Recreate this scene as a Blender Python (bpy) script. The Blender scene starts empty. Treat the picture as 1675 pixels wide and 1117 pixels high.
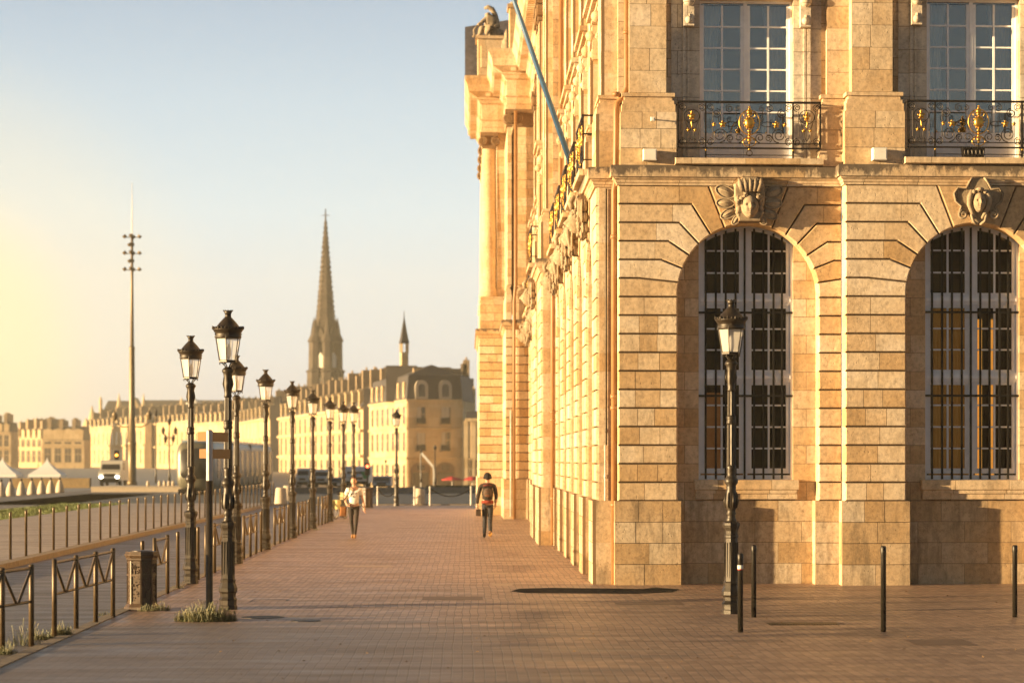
import bpy, bmesh, math, random
from mathutils import Vector, Matrix
random.seed(7)
PI = math.pi
R = math.radians
S = bpy.context.scene
COL = S.collection

# ------------------------------------------------------------ camera, sky, sun, exposure
TH = R(3.5); FPX = 3955.0; CX = 1006.0; HY = 751.0; EYE = 2.2
cam_d = bpy.data.cameras.new('camera'); cam = bpy.data.objects.new('camera', cam_d); COL.objects.link(cam)
cam.location = (0, 0, EYE); cam.rotation_euler = (R(90), 0, -TH)
cam_d.sensor_width = 36; cam_d.lens = FPX * 36 / 1675
cam_d.shift_x = -(CX - 837.5) / 1675; cam_d.shift_y = (HY - 558.5) / 1675
cam_d.clip_start = 0.5; cam_d.clip_end = 6000
cam_d.dof.use_dof = True; cam_d.dof.focus_distance = 40.5; cam_d.dof.aperture_fstop = 1.9
S.camera = cam

SUN_EL = R(4.9); SUN_AZ = math.atan2(-0.974, -0.226)     # sun stands to the left, a little behind the camera
sdir = Vector((math.sin(SUN_AZ) * math.cos(SUN_EL), math.cos(SUN_AZ) * math.cos(SUN_EL), math.sin(SUN_EL)))
sd = bpy.data.lights.new('sun', 'SUN'); sun = bpy.data.objects.new('sun', sd); COL.objects.link(sun)
sd.energy = 5.0; sd.angle = R(0.5); sd.color = (1.0, 0.71, 0.36)
sun.rotation_euler = sdir.to_track_quat('Z', 'Y').to_euler(); sun.location = (-30, -10, 20)

W_ = bpy.data.worlds.new('World'); S.world = W_; W_.use_nodes = True
nt = W_.node_tree; nt.nodes.clear()
def wn(t, **k):
    n = nt.nodes.new(t)
    for a, v in k.items(): setattr(n, a, v)
    return n
out = wn('ShaderNodeOutputWorld'); bg = wn('ShaderNodeBackground')
sky = wn('ShaderNodeTexSky', sky_type='NISHITA'); sky.sun_disc = False
sky.sun_elevation = SUN_EL; sky.sun_rotation = SUN_AZ; sky.air_density = 1.0; sky.dust_density = 1.5
tc = wn('ShaderNodeTexCoord')
sep = wn('ShaderNodeSeparateXYZ'); nt.links.new(tc.outputs['Generated'], sep.inputs[0])
ramp = wn('ShaderNodeValToRGB')          # pale morning sky, real elevation gradient
cr = ramp.color_ramp
cr.elements[0].position = 0.0; cr.elements[0].color = (0.93, 0.92, 0.98, 1)
cr.elements[1].position = 1.0; cr.elements[1].color = (0.07, 0.12, 0.20, 1)
for p, c in ((0.045, (1.0, 1.12, 1.28)), (0.10, (0.98, 1.20, 1.42)), (0.145, (0.80, 1.02, 1.28)), (0.195, (0.54, 0.73, 1.02)), (0.30, (0.22, 0.34, 0.46)), (0.45, (0.12, 0.20, 0.30))):
    e = cr.elements.new(p); e.color = (c[0]*.97, c[1]*1.02, c[2]*1.0, 1)
nt.links.new(sep.outputs[2], ramp.inputs[0])
# warm glow painted into the sky low on the left, standing for lens flare
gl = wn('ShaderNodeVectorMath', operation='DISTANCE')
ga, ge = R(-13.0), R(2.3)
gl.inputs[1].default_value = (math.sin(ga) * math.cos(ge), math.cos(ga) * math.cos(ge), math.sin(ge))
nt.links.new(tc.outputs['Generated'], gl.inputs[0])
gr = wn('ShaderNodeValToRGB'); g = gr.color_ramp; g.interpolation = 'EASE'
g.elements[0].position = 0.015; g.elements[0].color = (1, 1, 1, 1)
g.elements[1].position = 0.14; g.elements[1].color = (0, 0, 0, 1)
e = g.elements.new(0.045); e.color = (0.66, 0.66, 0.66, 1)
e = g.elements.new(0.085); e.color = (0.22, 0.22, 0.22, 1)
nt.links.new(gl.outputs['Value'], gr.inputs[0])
mixg = wn('ShaderNodeMix', data_type='RGBA')
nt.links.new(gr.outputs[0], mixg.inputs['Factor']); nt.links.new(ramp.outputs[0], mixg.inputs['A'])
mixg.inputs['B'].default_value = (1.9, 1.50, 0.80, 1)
addn = wn('ShaderNodeMix', data_type='RGBA', blend_type='ADD'); addn.inputs['Factor'].default_value = 1.0
scl = wn('ShaderNodeVectorMath', operation='SCALE'); scl.inputs['Scale'].default_value = 0.12
nt.links.new(sky.outputs[0], scl.inputs[0])
sc2 = wn('ShaderNodeVectorMath', operation='SCALE'); sc2.inputs['Scale'].default_value = 1.55
# the sky behind the camera is duller than the bright eastern part
br_ = wn('ShaderNodeMapRange'); br_.inputs['From Min'].default_value = -0.5; br_.inputs['From Max'].default_value = 0.75
br_.inputs['To Min'].default_value = 0.55; br_.inputs['To Max'].default_value = 1.0
nt.links.new(sep.outputs[1], br_.inputs[0])
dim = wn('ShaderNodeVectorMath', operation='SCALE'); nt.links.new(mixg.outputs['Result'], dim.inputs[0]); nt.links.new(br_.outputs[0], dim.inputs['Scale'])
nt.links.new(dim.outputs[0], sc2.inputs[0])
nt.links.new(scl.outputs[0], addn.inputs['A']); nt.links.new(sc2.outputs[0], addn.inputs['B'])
nt.links.new(addn.outputs['Result'], bg.inputs[0]); bg.inputs[1].default_value = 0.1
nt.links.new(bg.outputs[0], out.inputs[0])

S.view_settings.view_transform = 'Standard'; S.view_settings.look = 'None'
S.view_settings.gamma = 1; S.view_settings.exposure = 1.95
try:
    S.cycles.use_denoising = True; S.cycles.max_bounces = 8; S.cycles.transparent_max_bounces = 24
    S.cycles.volume_bounces = 0
except Exception: pass

# ------------------------------------------------------------ pixel -> world
def ray(px):
    u = (px - CX) / FPX
    return math.sin(TH) + u * math.cos(TH), math.cos(TH) - u * math.sin(TH)
def G(px, py, z=0.0):
    """ground (or level z) point seen at pixel"""
    t = FPX * (EYE - z) / (py - HY); a, b = ray(px)
    return Vector((t * a, t * b, z))
def P(px, py, Y):
    a, b = ray(px); t = Y / b
    return Vector((t * a, Y, EYE - (py - HY) * t / FPX))
def PX(px, Y): return P(px, HY, Y).x
def PZ(py, Y, px=1000): return P(px, py, Y).z

# ------------------------------------------------------------ mesh helper
class MB:
    def __init__(s): s.v = []; s.f = []; s.t = []; s.M = Matrix.Identity(4); s.tone = 0.5; s.sm = []; s.smooth = False
    def add(s, pts, faces, tone=None):
        b = len(s.v); tn = s.tone if tone is None else tone
        s.v += [tuple(s.M @ Vector(p)) for p in pts]
        for f in faces: s.f.append([b + i for i in f]); s.t.append(tn); s.sm.append(s.smooth)
    def box(s, x0, x1, y0, y1, z0, z1, tone=None):
        p = [(x0,y0,z0),(x1,y0,z0),(x1,y1,z0),(x0,y1,z0),(x0,y0,z1),(x1,y0,z1),(x1,y1,z1),(x0,y1,z1)]
        s.add(p, [(0,3,2,1),(4,5,6,7),(0,1,5,4),(1,2,6,5),(2,3,7,6),(3,0,4,7)], tone)
    def lathe(s, prof, seg=12, c=(0,0,0), rot=0.0, sq=1.0, caps=True):
        pts = []; n = len(prof)
        for r, z in prof:
            for k in range(seg):
                a = rot + 2*PI*k/seg; pts.append((c[0]+r*math.cos(a), c[1]+r*math.sin(a)*sq, c[2]+z))
        fs = [(i*seg+k, i*seg+(k+1)%seg, (i+1)*seg+(k+1)%seg, (i+1)*seg+k) for i in range(n-1) for k in range(seg)]
        if caps: fs.append(tuple(range(seg))[::-1]); fs.append(tuple((n-1)*seg+k for k in range(seg)))
        s.add(pts, fs)
    def tube(s, pts, r, seg=6, closed=False):
        pts = [Vector(p) for p in pts]; n = len(pts); ring = []
        rr = r if isinstance(r, (list, tuple)) else [r]*n
        up = None
        for i, p in enumerate(pts):
            if closed: d = pts[(i+1)%n] - pts[i-1]
            else: d = pts[min(i+1,n-1)] - pts[max(i-1,0)]
            d.normalize()
            if up is None:
                up = Vector((0,0,1)) if abs(d.z) < .9 else Vector((0,1,0))
            a = d.cross(up)
            if a.length < 1e-5: a = d.cross(Vector((1,0,0)))
            a.normalize(); b = a.cross(d); b.normalize(); up = b
            ring.append([p + rr[i]*(math.cos(2*PI*k/seg)*a + math.sin(2*PI*k/seg)*b) for k in range(seg)])
        vv = [q for r_ in ring for q in r_]
        m = n if closed else n-1
        fs = [(i*seg+k, i*seg+(k+1)%seg, ((i+1)%n)*seg+(k+1)%seg, ((i+1)%n)*seg+k) for i in range(m) for k in range(seg)]
        if not closed: fs.append(tuple(range(seg))[::-1]); fs.append(tuple((n-1)*seg+k for k in range(seg)))
        s.add(vv, fs)
    def bar(s, a, b, w, h=None):
        """square bar between points"""
        s.tube([a, b], w/math.sqrt(2), 4)
    def ball(s, c, r, seg=10, rings=7, sx=1, sy=1, sz=1):
        prof = [(max(1e-4, math.sin(PI*i/rings))*r, -math.cos(PI*i/rings)*r*sz) for i in range(rings+1)]
        pts = []; n = len(prof)
        for q, z in prof:
            for k in range(seg):
                a = 2*PI*k/seg; pts.append((c[0]+q*sx*math.cos(a), c[1]+q*sy*math.sin(a), c[2]+z))
        s.add(pts, [(i*seg+k, i*seg+(k+1)%seg, (i+1)*seg+(k+1)%seg, (i+1)*seg+k) for i in range(n-1) for k in range(seg)])
    def prism(s, poly, y0, y1, tone=None):
        """poly in (x,z), extruded along y"""
        n = len(poly)
        p = [(a, y0, b) for a, b in poly] + [(a, y1, b) for a, b in poly]
        s.add(p, [tuple(range(n)), tuple(range(2*n-1, n-1, -1))] + [(i, n+i, n+(i+1)%n, (i+1)%n) for i in range(n)], tone)
    def prismz(s, poly, z0, z1, tone=None):
        n = len(poly)
        p = [(a, b, z0) for a, b in poly] + [(a, b, z1) for a, b in poly]
        s.add(p, [tuple(range(n))[::-1], tuple(range(n, 2*n))] + [(i, (i+1)%n, n+(i+1)%n, n+i) for i in range(n)], tone)
    def block(s, poly, cs, v0, v1, cd=0.06, tone=None):
        """ashlar stone: poly (u,z) ccw seen from outside (-y); cs = chamfer width per edge"""
        n = len(poly)
        if not isinstance(cs, (list, tuple)): cs = [cs]*n
        ins = []
        for i in range(n):
            p = Vector(poly[i]); a = Vector(poly[i-1]); b = Vector(poly[(i+1)%n])
            d1 = (p-a).normalized(); d2 = (b-p).normalized()
            n1 = Vector((-d1.y, d1.x)); n2 = Vector((-d2.y, d2.x))
            c1, c2 = cs[i-1], cs[i]
            det = n1.x*n2.y - n1.y*n2.x
            if abs(det) < 0.05: q = p + n1*max(c1, c2)
            else:
                q = p + Vector(((c1*n2.y - c2*n1.y)/det, (n1.x*c2 - n2.x*c1)/det))
            ins.append(q)
        mid = [Vector(p)*.42+q*.58 for p, q in zip(poly, ins)]
        pts = [(q.x, v0, q.y) for q in ins] + [(q.x, v0+cd*.16, q.y) for q in mid] + [(a, v0+cd, b) for a, b in poly] + [(a, v1, b) for a, b in poly]
        fs = [tuple(range(n))]
        for i in range(n):
            j = (i+1)%n
            for k in range(3): fs.append((k*n+i, (k+1)*n+i, (k+1)*n+j, k*n+j))
        b0 = len(s.t); s.add(pts, fs, tone)
        if len(s.t)-b0 == 1+3*n:      # dirt lodged in the joints between stones
            for i in range(n):
                a, b = poly[i], poly[(i+1) % n]; c = cs[i]
                vert = abs(a[0]-b[0]) < 1e-4
                intr = all(abs(math.hypot(q[0], q[1]-5.07)-1.24) < .012 for q in (a, b))
                if intr: continue
                if c < .01: s.t[b0+1+3*i] = s.t[b0+2+3*i] = -1.0
                elif not vert and c >= .015: s.t[b0+2+3*i] = -1.0; s.t[b0+3+3*i] = -1.0
    def sweep(s, path, prof, seg_tone=0.4):
        """profile (out,z) swept along a plan path, outward = left of travel"""
        rows = []
        n = len(path)
        for i in range(n):
            p = Vector(path[i])
            d1 = (p-Vector(path[i-1])).normalized() if i > 0 else None
            d2 = (Vector(path[i+1])-p).normalized() if i < n-1 else None
            if d1 is None: d1 = d2
            if d2 is None: d2 = d1
            n1 = Vector((-d1.y, d1.x)); n2 = Vector((-d2.y, d2.x))
            m = (n1+n2); m = m/ max(.3, m.length_squared/2) if m.length > .1 else n1
            rows.append([(p.x+m.x*o, p.y+m.y*o, z) for o, z in prof])
        k = len(prof)
        pts = [q for r_ in rows for q in r_]
        fs = [(i*k+j, (i+1)*k+j, (i+1)*k+(j+1)%k, i*k+(j+1)%k) for i in range(n-1) for j in range(k)]
        fs.append(tuple(range(k))); fs.append(tuple((n-1)*k+j for j in range(k))[::-1])
        s.add(pts, fs, seg_tone)
    def mesh(s, name, mat, fix=True):
        me = bpy.data.meshes.new(name); me.from_pydata(s.v, [], s.f); me.update()
        mats = mat if isinstance(mat, (list, tuple)) else [mat]
        for m in mats: me.materials.append(m)
        at = me.attributes.new('tone', 'FLOAT', 'FACE'); at.data.foreach_set('value', s.t)
        me.polygons.foreach_set('use_smooth', s.sm)
        if fix:
            bm = bmesh.new(); bm.from_mesh(me); bmesh.ops.recalc_face_normals(bm, faces=bm.faces); bm.to_mesh(me); bm.free()
        return me
    def build(s, name, mat, parent=None, loc=(0,0,0), rz=0, fix=True):
        return link(name, s.mesh(name, mat, fix), parent, loc, rz)

def link(name, me, parent=None, loc=(0,0,0), rz=0):
    """loc is a world position when the parent is unrotated"""
    o = bpy.data.objects.new(name, me); COL.objects.link(o)
    if parent is not None:
        o.parent = parent
    o.location = loc; o.rotation_euler = (0, 0, rz)
    return o
def thing(name, label, cat, loc=(0,0,0), rz=0, group=None):
    o = bpy.data.objects.new(name, None); COL.objects.link(o); o.empty_display_size = .3
    o.location = loc; o.rotation_euler = (0,0,rz); o['label'] = label; o['category'] = cat
    if group: o['group'] = group
    return o
def tag(o, label=None, cat=None, group=None, kind=None):
    if label: o['label'] = label
    if cat: o['category'] = cat
    if group: o['group'] = group
    if kind: o['kind'] = kind
    return o
def copy_tree(o, parent=None, loc=None, rz=None, label=None):
    c = o.copy(); COL.objects.link(c); c.parent = parent
    for ch in list(o.children): copy_tree(ch, c)
    if loc is not None: c.location = loc
    if rz is not None: c.rotation_euler = (0,0,rz)
    if label: c['label'] = label
    return c
def spiral(cx, cz, r, turns=1.4, start=0.0, sgn=1, y=0.0, n=18, r1=0.25):
    pts = []
    for i in range(n+1):
        t = i/n; a = start + sgn*t*turns*2*PI; q = r*(1-(1-r1)*t)
        pts.append((cx+q*math.cos(a), y, cz+q*math.sin(a)))
    return pts
def ring(cx, cz, rx, rz, y=0.0, n=18):
    return [(cx+rx*math.cos(2*PI*i/n), y, cz+rz*math.sin(2*PI*i/n)) for i in range(n)]

# ------------------------------------------------------------ materials
def newmat(name):
    m = bpy.data.materials.new(name); m.use_nodes = True
    t = m.node_tree; b = t.nodes['Principled BSDF']
    return m, t, b
def N(t, typ, **k):
    n = t.nodes.new(typ)
    for a, v in k.items(): setattr(n, a, v)
    return n
def ramp_node(t, stops, src=None, interp='LINEAR'):
    n = N(t, 'ShaderNodeValToRGB'); c = n.color_ramp; c.interpolation = interp
    while len(c.elements) > len(stops): c.elements.remove(c.elements[-1])
    for i, (p, col) in enumerate(stops):
        e = c.elements[i] if i < len(c.elements) else c.elements.new(p)
        e.position = p; e.color = (*col, 1) if len(col) == 3 else col
    if src is not None: t.links.new(src, n.inputs[0])
    return n
def mixc(t, fac, a, b, mode='MIX'):
    n = N(t, 'ShaderNodeMix', data_type='RGBA', blend_type=mode)
    for key, v in (('Factor', fac), ('A', a), ('B', b)):
        if isinstance(v, (int, float)): n.inputs[key].default_value = v
        elif isinstance(v, tuple): n.inputs[key].default_value = (*v, 1) if len(v) == 3 else v
        else: t.links.new(v, n.inputs[key])
    return n.outputs['Result']
def mathn(t, op, a, b=None, clamp=False):
    n = N(t, 'ShaderNodeMath', operation=op, use_clamp=clamp)
    for i, v in enumerate((a, b)):
        if v is None: continue
        if isinstance(v, (int, float)): n.inputs[i].default_value = v
        else: t.links.new(v, n.inputs[i])
    return n.outputs[0]
def noise(t, vec, scale, detail=4, rough=0.6, out='Fac'):
    n = N(t, 'ShaderNodeTexNoise'); n.inputs['Scale'].default_value = scale
    n.inputs['Detail'].default_value = detail; n.inputs['Roughness'].default_value = rough
    if vec is not None: t.links.new(vec, n.inputs['Vector'])
    return n.outputs[out]
def mapping(t, vec, sc):
    n = N(t, 'ShaderNodeMapping'); n.inputs['Scale'].default_value = sc; t.links.new(vec, n.inputs['Vector'])
    return n.outputs[0]
def wpos(t): return N(t, 'ShaderNodeNewGeometry').outputs['Position']
def bump(t, b, h, strength=0.4, dist=0.01):
    n = N(t, 'ShaderNodeBump'); n.inputs['Strength'].default_value = strength; n.inputs['Distance'].default_value = dist
    t.links.new(h, n.inputs['Height']); t.links.new(n.outputs[0], b.inputs['Normal'])

def simple(name, col, rough=0.5, metal=0.0, nscale=0, namp=0.25, bumpd=0.0, spec=0.5):
    m, t, b = newmat(name)
    b.inputs['Roughness'].default_value = rough; b.inputs['Metallic'].default_value = metal
    b.inputs['Specular IOR Level'].default_value = spec
    if nscale:
        f = noise(t, wpos(t), nscale, 5)
        r = ramp_node(t, [(0.3, tuple(c*(1-namp) for c in col)), (0.7, tuple(min(1, c*(1+namp)) for c in col))], f)
        t.links.new(r.outputs[0], b.inputs['Base Color'])
        rr = mathn(t, 'MULTIPLY_ADD', f, 0.3)
        t.nodes[-1].inputs[2].default_value = max(0.05, rough-0.15)
        t.links.new(rr, b.inputs['Roughness'])
        if bumpd: bump(t, b, f, 0.5, bumpd)
    else: b.inputs['Base Color'].default_value = (*col, 1)
    return m

def stone_mat(name, stops, joints=None, dirt=0.5, streak=0.0, pits=1.0):
    m, t, b = newmat(name)
    pos = wpos(t)
    at = N(t, 'ShaderNodeAttribute', attribute_name='tone')
    big = noise(t, pos, 1.1, 5, 0.65)
    fine = noise(t, pos, 14, 6, 0.75)
    tone = at.outputs['Fac']
    jf = None
    if joints:
        w, h, ox, oz = joints
        sp = N(t, 'ShaderNodeSeparateXYZ'); t.links.new(pos, sp.inputs[0])
        cb = N(t, 'ShaderNodeCombineXYZ')
        t.links.new(mathn(t, 'ADD', mathn(t, 'ADD', sp.outputs[0], sp.outputs[1]), ox), cb.inputs[0])
        t.links.new(mathn(t, 'ADD', sp.outputs[2], oz), cb.inputs[1])
        br = N(t, 'ShaderNodeTexBrick'); br.inputs['Scale'].default_value = 1.0
        br.inputs['Brick Width'].default_value = w; br.inputs['Row Height'].default_value = h
        br.inputs['Mortar Size'].default_value = 0.006; br.inputs['Mortar Smooth'].default_value = 0.3
        br.inputs['Color1'].default_value = (0.1,0.1,0.1,1); br.inputs['Color2'].default_value = (0.9,0.9,0.9,1)
        br.inputs['Mortar'].default_value = (0.5,0.5,0.5,1)
        t.links.new(cb.outputs[0], br.inputs['Vector'])
        tone = br.outputs['Color']; jf = br.outputs['Fac']
    # tone + large noise -> stone colour
    tv = mathn(t, 'ADD', mathn(t, 'MULTIPLY_ADD', tone, 0.74), mathn(t, 'MULTIPLY', mathn(t, 'SUBTRACT', big, 0.36), 0.9), True)
    for n_ in t.nodes:
        if n_.type == 'MATH' and n_.operation == 'MULTIPLY_ADD': n_.inputs[2].default_value = 0.04
    col = ramp_node(t, stops, tv).outputs[0]
    col = mixc(t, 0.62, col, ramp_node(t, [(0.33, (0.42,0.39,0.36)), (0.47, (0.88,0.86,0.84)), (0.62, (1.18,1.16,1.12))], fine).outputs[0], 'MULTIPLY')
    # pores
    vo = N(t, 'ShaderNodeTexVoronoi'); vo.inputs['Scale'].default_value = 15
    t.links.new(pos, vo.inputs['Vector'])
    pm = noise(t, pos, 2.6, 3)
    pore = mathn(t, 'MULTIPLY', ramp_node(t, [(0.10, (1,1,1)), (0.2, (0,0,0))], vo.outputs['Distance']).outputs[0],
                 ramp_node(t, [(0.5, (0,0,0)), (0.66, (1,1,1))], pm).outputs[0])
    col = mixc(t, mathn(t, 'MULTIPLY', pore, 0.55), col, (0.09, 0.06, 0.035))
    # weathering: dark crust patches, vertically drawn
    wv = mapping(t, pos, (2.2, 2.2, 0.55))
    wn_ = noise(t, wv, 1.6, 8, 0.72)
    wf = ramp_node(t, [(0.48, (0,0,0)), (0.63, (1,1,1))], wn_).outputs[0]
    col = mixc(t, mathn(t, 'MULTIPLY', wf, dirt), col, (0.13, 0.095, 0.06))
    if streak:
        sv = mapping(t, pos, (4.5, 4.5, 2.2)); sn = noise(t, sv, 1.7, 8, 0.75)
        sz = N(t, 'ShaderNodeSeparateXYZ'); t.links.new(pos, sz.inputs[0])
        mr = N(t, 'ShaderNodeMapRange'); mr.inputs['From Min'].default_value = 7.13; mr.inputs['From Max'].default_value = 7.34
        mr.inputs['To Min'].default_value = -.09; mr.inputs['To Max'].default_value = .20; t.links.new(sz.outputs[2], mr.inputs[0])
        pat = mathn(t, 'MULTIPLY', mathn(t, 'SUBTRACT', noise(t, pos, .7, 3), .5), .5)
        sf = ramp_node(t, [(0.46, (0,0,0)), (0.60, (1,1,1))], mathn(t, 'ADD', mathn(t, 'ADD', sn, mr.outputs[0]), pat)).outputs[0]
        col = mixc(t, mathn(t, 'MULTIPLY', sf, streak), col, (0.07, 0.055, 0.045))
    if jf is None: col = mixc(t, mathn(t, 'LESS_THAN', at.outputs['Fac'], -0.5), col, (0.165, 0.105, 0.058))
    if jf is not None: col = mixc(t, mathn(t, 'MULTIPLY', jf, 0.75), col, (0.12, 0.08, 0.045))
    t.links.new(col, b.inputs['Base Color'])
    b.inputs['Roughness'].default_value = 0.88; b.inputs['Specular IOR Level'].default_value = 0.25
    h = mathn(t, 'SUBTRACT', mathn(t, 'MULTIPLY', fine, 0.7), mathn(t, 'MULTIPLY', pore, 1.2*pits))
    med = noise(t, pos, 5, 4)
    h = mathn(t, 'ADD', h, mathn(t, 'MULTIPLY', med, 0.9))
    if jf is not None: h = mathn(t, 'SUBTRACT', h, mathn(t, 'MULTIPLY', jf, 1.0))
    bump(t, b, h, 0.55, 0.012)
    return m
ST = [(0.0, (0.42,0.265,0.125)), (0.3, (0.50,0.34,0.185)), (0.55, (0.57,0.42,0.265)), (0.8, (0.61,0.485,0.34)), (1.0, (0.66,0.55,0.43))]
M = {}
M['stone'] = stone_mat('rusticated_limestone', ST, None, 0.22)
M['stone_wall'] = stone_mat('ashlar_limestone', ST, (0.72, 0.3237, 0.13, -0.18), 0.30)
M['stone_plinth'] = stone_mat('plinth_limestone', [(c, tuple(x*0.86 for x in v)) for c, v in ST], None, 0.62)
M['stone_plinth_wall'] = stone_mat('plinth_wall_limestone', [(c, tuple(x*0.86 for x in v)) for c, v in ST], (0.83, 0.369, 0.2, 0.0), 0.62)
M['stone_trim'] = stone_mat('moulded_limestone', ST, (0.95, 9.0, 0.3, 0.0), 0.30, 0.0)
M['stone_crust'] = stone_mat('sooty_cornice_stone', ST, (0.95, 9.0, 0.1, 1.0), 0.35, 0.88)
M['stone_pale'] = stone_mat('pale_surround_stone', [(0.0,(0.46,0.36,0.25)), (0.5,(0.58,0.50,0.40)), (1.0,(0.64,0.58,0.50))], (3.0, 0.41, 0.4, 0.05), 0.25)
M['stone_carved'] = stone_mat('carved_limestone', [(0.0,(0.24,0.175,0.11)), (0.5,(0.34,0.265,0.18)), (1.0,(0.43,0.35,0.26))], None, 0.7)
M['iron'] = simple('black_wrought_iron', (0.022,0.016,0.012), 0.45, 0.6, 9, 0.4)
M['bar'] = simple('black_window_bar', (0.008,0.007,0.007), 0.6, 0.0, spec=0.2)
M['castiron'] = simple('dark_bronze_cast_iron', (0.028,0.019,0.011), 0.46, 0.25, 12, 0.35, 0.004)
M['capital'] = stone_mat('darkened_capital_stone', [(0.0,(0.14,0.08,0.04)), (0.5,(0.20,0.125,0.065)), (1.0,(0.28,0.19,0.11))], None, .4)
M['gold'] = simple('gilding', (0.66,0.38,0.08), 0.36, 1.0, 30, 0.3, 0.004)
M['paint'] = simple('pale_grey_window_paint', (0.80,0.81,0.84), 0.45, 0, 5, 0.08)
M['curtain'] = simple('grey_curtain', (0.74,0.72,0.68), 0.9, 0, 4, 0.15)
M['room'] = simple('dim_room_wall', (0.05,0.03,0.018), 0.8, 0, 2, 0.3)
M['wood'] = simple('brown_wood_panel', (0.20,0.085,0.025), 0.5, 0, 3, 0.3)
M['pipe'] = simple('ochre_painted_downpipe', (0.27,0.135,0.05), 0.5, 0.0, 3, 0.15)
M['pipe_grey'] = simple('grey_conduit', (0.55,0.50,0.44), 0.5, 0, 6, 0.2)
M['slate'] = simple('slate_roof', (0.075,0.070,0.085), 0.6, 0, 6, 0.35, 0.01)
M['white_box'] = simple('white_plastic', (0.72,0.68,0.62), 0.55, 0, 7, 0.08)
M['flagpole'] = simple('blue_grey_painted_pole', (0.035,0.10,0.21), 0.5, 0.0, 3, 0.15)

def glass_mat(name, tint, refl=0.5, body=0.05):
    m, t, b = newmat(name)
    t.nodes.remove(b)
    o = t.nodes['Material Output']
    tr = N(t, 'ShaderNodeBsdfTransparent'); tr.inputs[0].default_value = (*tint, 1)
    gl_ = N(t, 'ShaderNodeBsdfGlossy'); gl_.inputs['Roughness'].default_value = 0.03
    gl_.inputs[0].default_value = (0.98, 0.93, 0.84, 1)
    nz = noise(t, wpos(t), 1.7, 2); bp = N(t, 'ShaderNodeBump'); bp.inputs['Strength'].default_value = 0.25; bp.inputs['Distance'].default_value = 0.01
    t.links.new(nz, bp.inputs['Height']); t.links.new(bp.outputs[0], gl_.inputs['Normal'])
    fr = N(t, 'ShaderNodeFresnel'); fr.inputs[0].default_value = 1.45
    f = mathn(t, 'ADD', mathn(t, 'MULTIPLY', fr.outputs[0], 1.05), refl, True)
    mx = N(t, 'ShaderNodeMixShader'); t.links.new(f, mx.inputs[0]); t.links.new(tr.outputs[0], mx.inputs[1]); t.links.new(gl_.outputs[0], mx.inputs[2])
    t.links.new(mx.outputs[0], o.inputs[0])
    return m
M['glass'] = glass_mat('window_glass', (0.75,0.72,0.68), 0.0)
M['glass_up'] = glass_mat('upper_window_glass', (0.80,0.82,0.84), 0.13)
def lantern_glass():
    m, t, b = newmat('frosted_lantern_glass')
    o = t.nodes['Material Output']
    b.inputs['Base Color'].default_value = (0.85,0.80,0.74,1); b.inputs['Roughness'].default_value = 0.25
    tr = N(t, 'ShaderNodeBsdfTransparent'); mx = N(t, 'ShaderNodeMixShader'); mx.inputs[0].default_value = 0.42
    t.links.new(tr.outputs[0], mx.inputs[1]); t.links.new(b.outputs[0], mx.inputs[2]); t.links.new(mx.outputs[0], o.inputs[0])
    return m
M['lglass'] = lantern_glass()
M['bin'] = simple('brown_bin_paint', (0.060,0.034,0.016), 0.45, 0.1, 12, 0.3, 0.004)
def emit(name, col, st):
    m, t, b = newmat(name)
    b.inputs['Base Color'].default_value = (*col, 1); b.inputs['Emission Color'].default_value = (*col, 1)
    b.inputs['Emission Strength'].default_value = st
    return m
# ------------------------------------------------------------ the palace (building on the right)
r_ = 1.24; ZS = 5.07; ZP = 1.475; CH = 0.32377; NC = 17
Y0 = 42.12; Y2 = Y0 - 0.35
XC1 = PX(1224, Y0); XC2 = PX(1597.5, Y2)
XA = PX(1011, Y0); XB = PX(1382.5, Y2)
SX = 2.256; SY0 = 42.45; QX = 1.88; RX = 1.40; RX2 = 0.46
KN = [(10.3, 1.90), (22, 1.52), (34, 1.395), (46, 1.21), (58, 0.994), (70.5, 0.70)]   # voussoir joints: angle, knee |u|
rnd = random.Random(3)
def tone(): return rnd.choice([.1, .25, .4, .5, .6, .7, .8, .95]) + rnd.uniform(-.06, .06)
GC = 0.026
def course(mb, u0, u1, z0, z1, v0, v1, cl=GC, cr_=GC, tmin=0.3, gc=GC):
    """one horizontal course between u0,u1 cut into stones"""
    L = u1-u0; cuts = [u0]
    if L > 0.62:
        n = rnd.choice([2, 2, 3]) if L > .85 else rnd.choice([1, 2])
        if L > 2: n = int(L/.5)
        for k in range(1, n): cuts.append(u0 + L*k/n + rnd.uniform(-.12, .12)*L/n*1.5)
    cuts.append(u1)
    for a, b in zip(cuts[:-1], cuts[1:]):
        ca = cl if a == u0 else 0.004; cb = cr_ if b == u1 else 0.004
        mb.block([(a,z0),(b,z0),(b,z1),(a,z1)], [gc, cb, gc, ca], v0+rnd.uniform(0,.004), v1, tone=tone())
def zc(k): return ZP + CH*k
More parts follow.
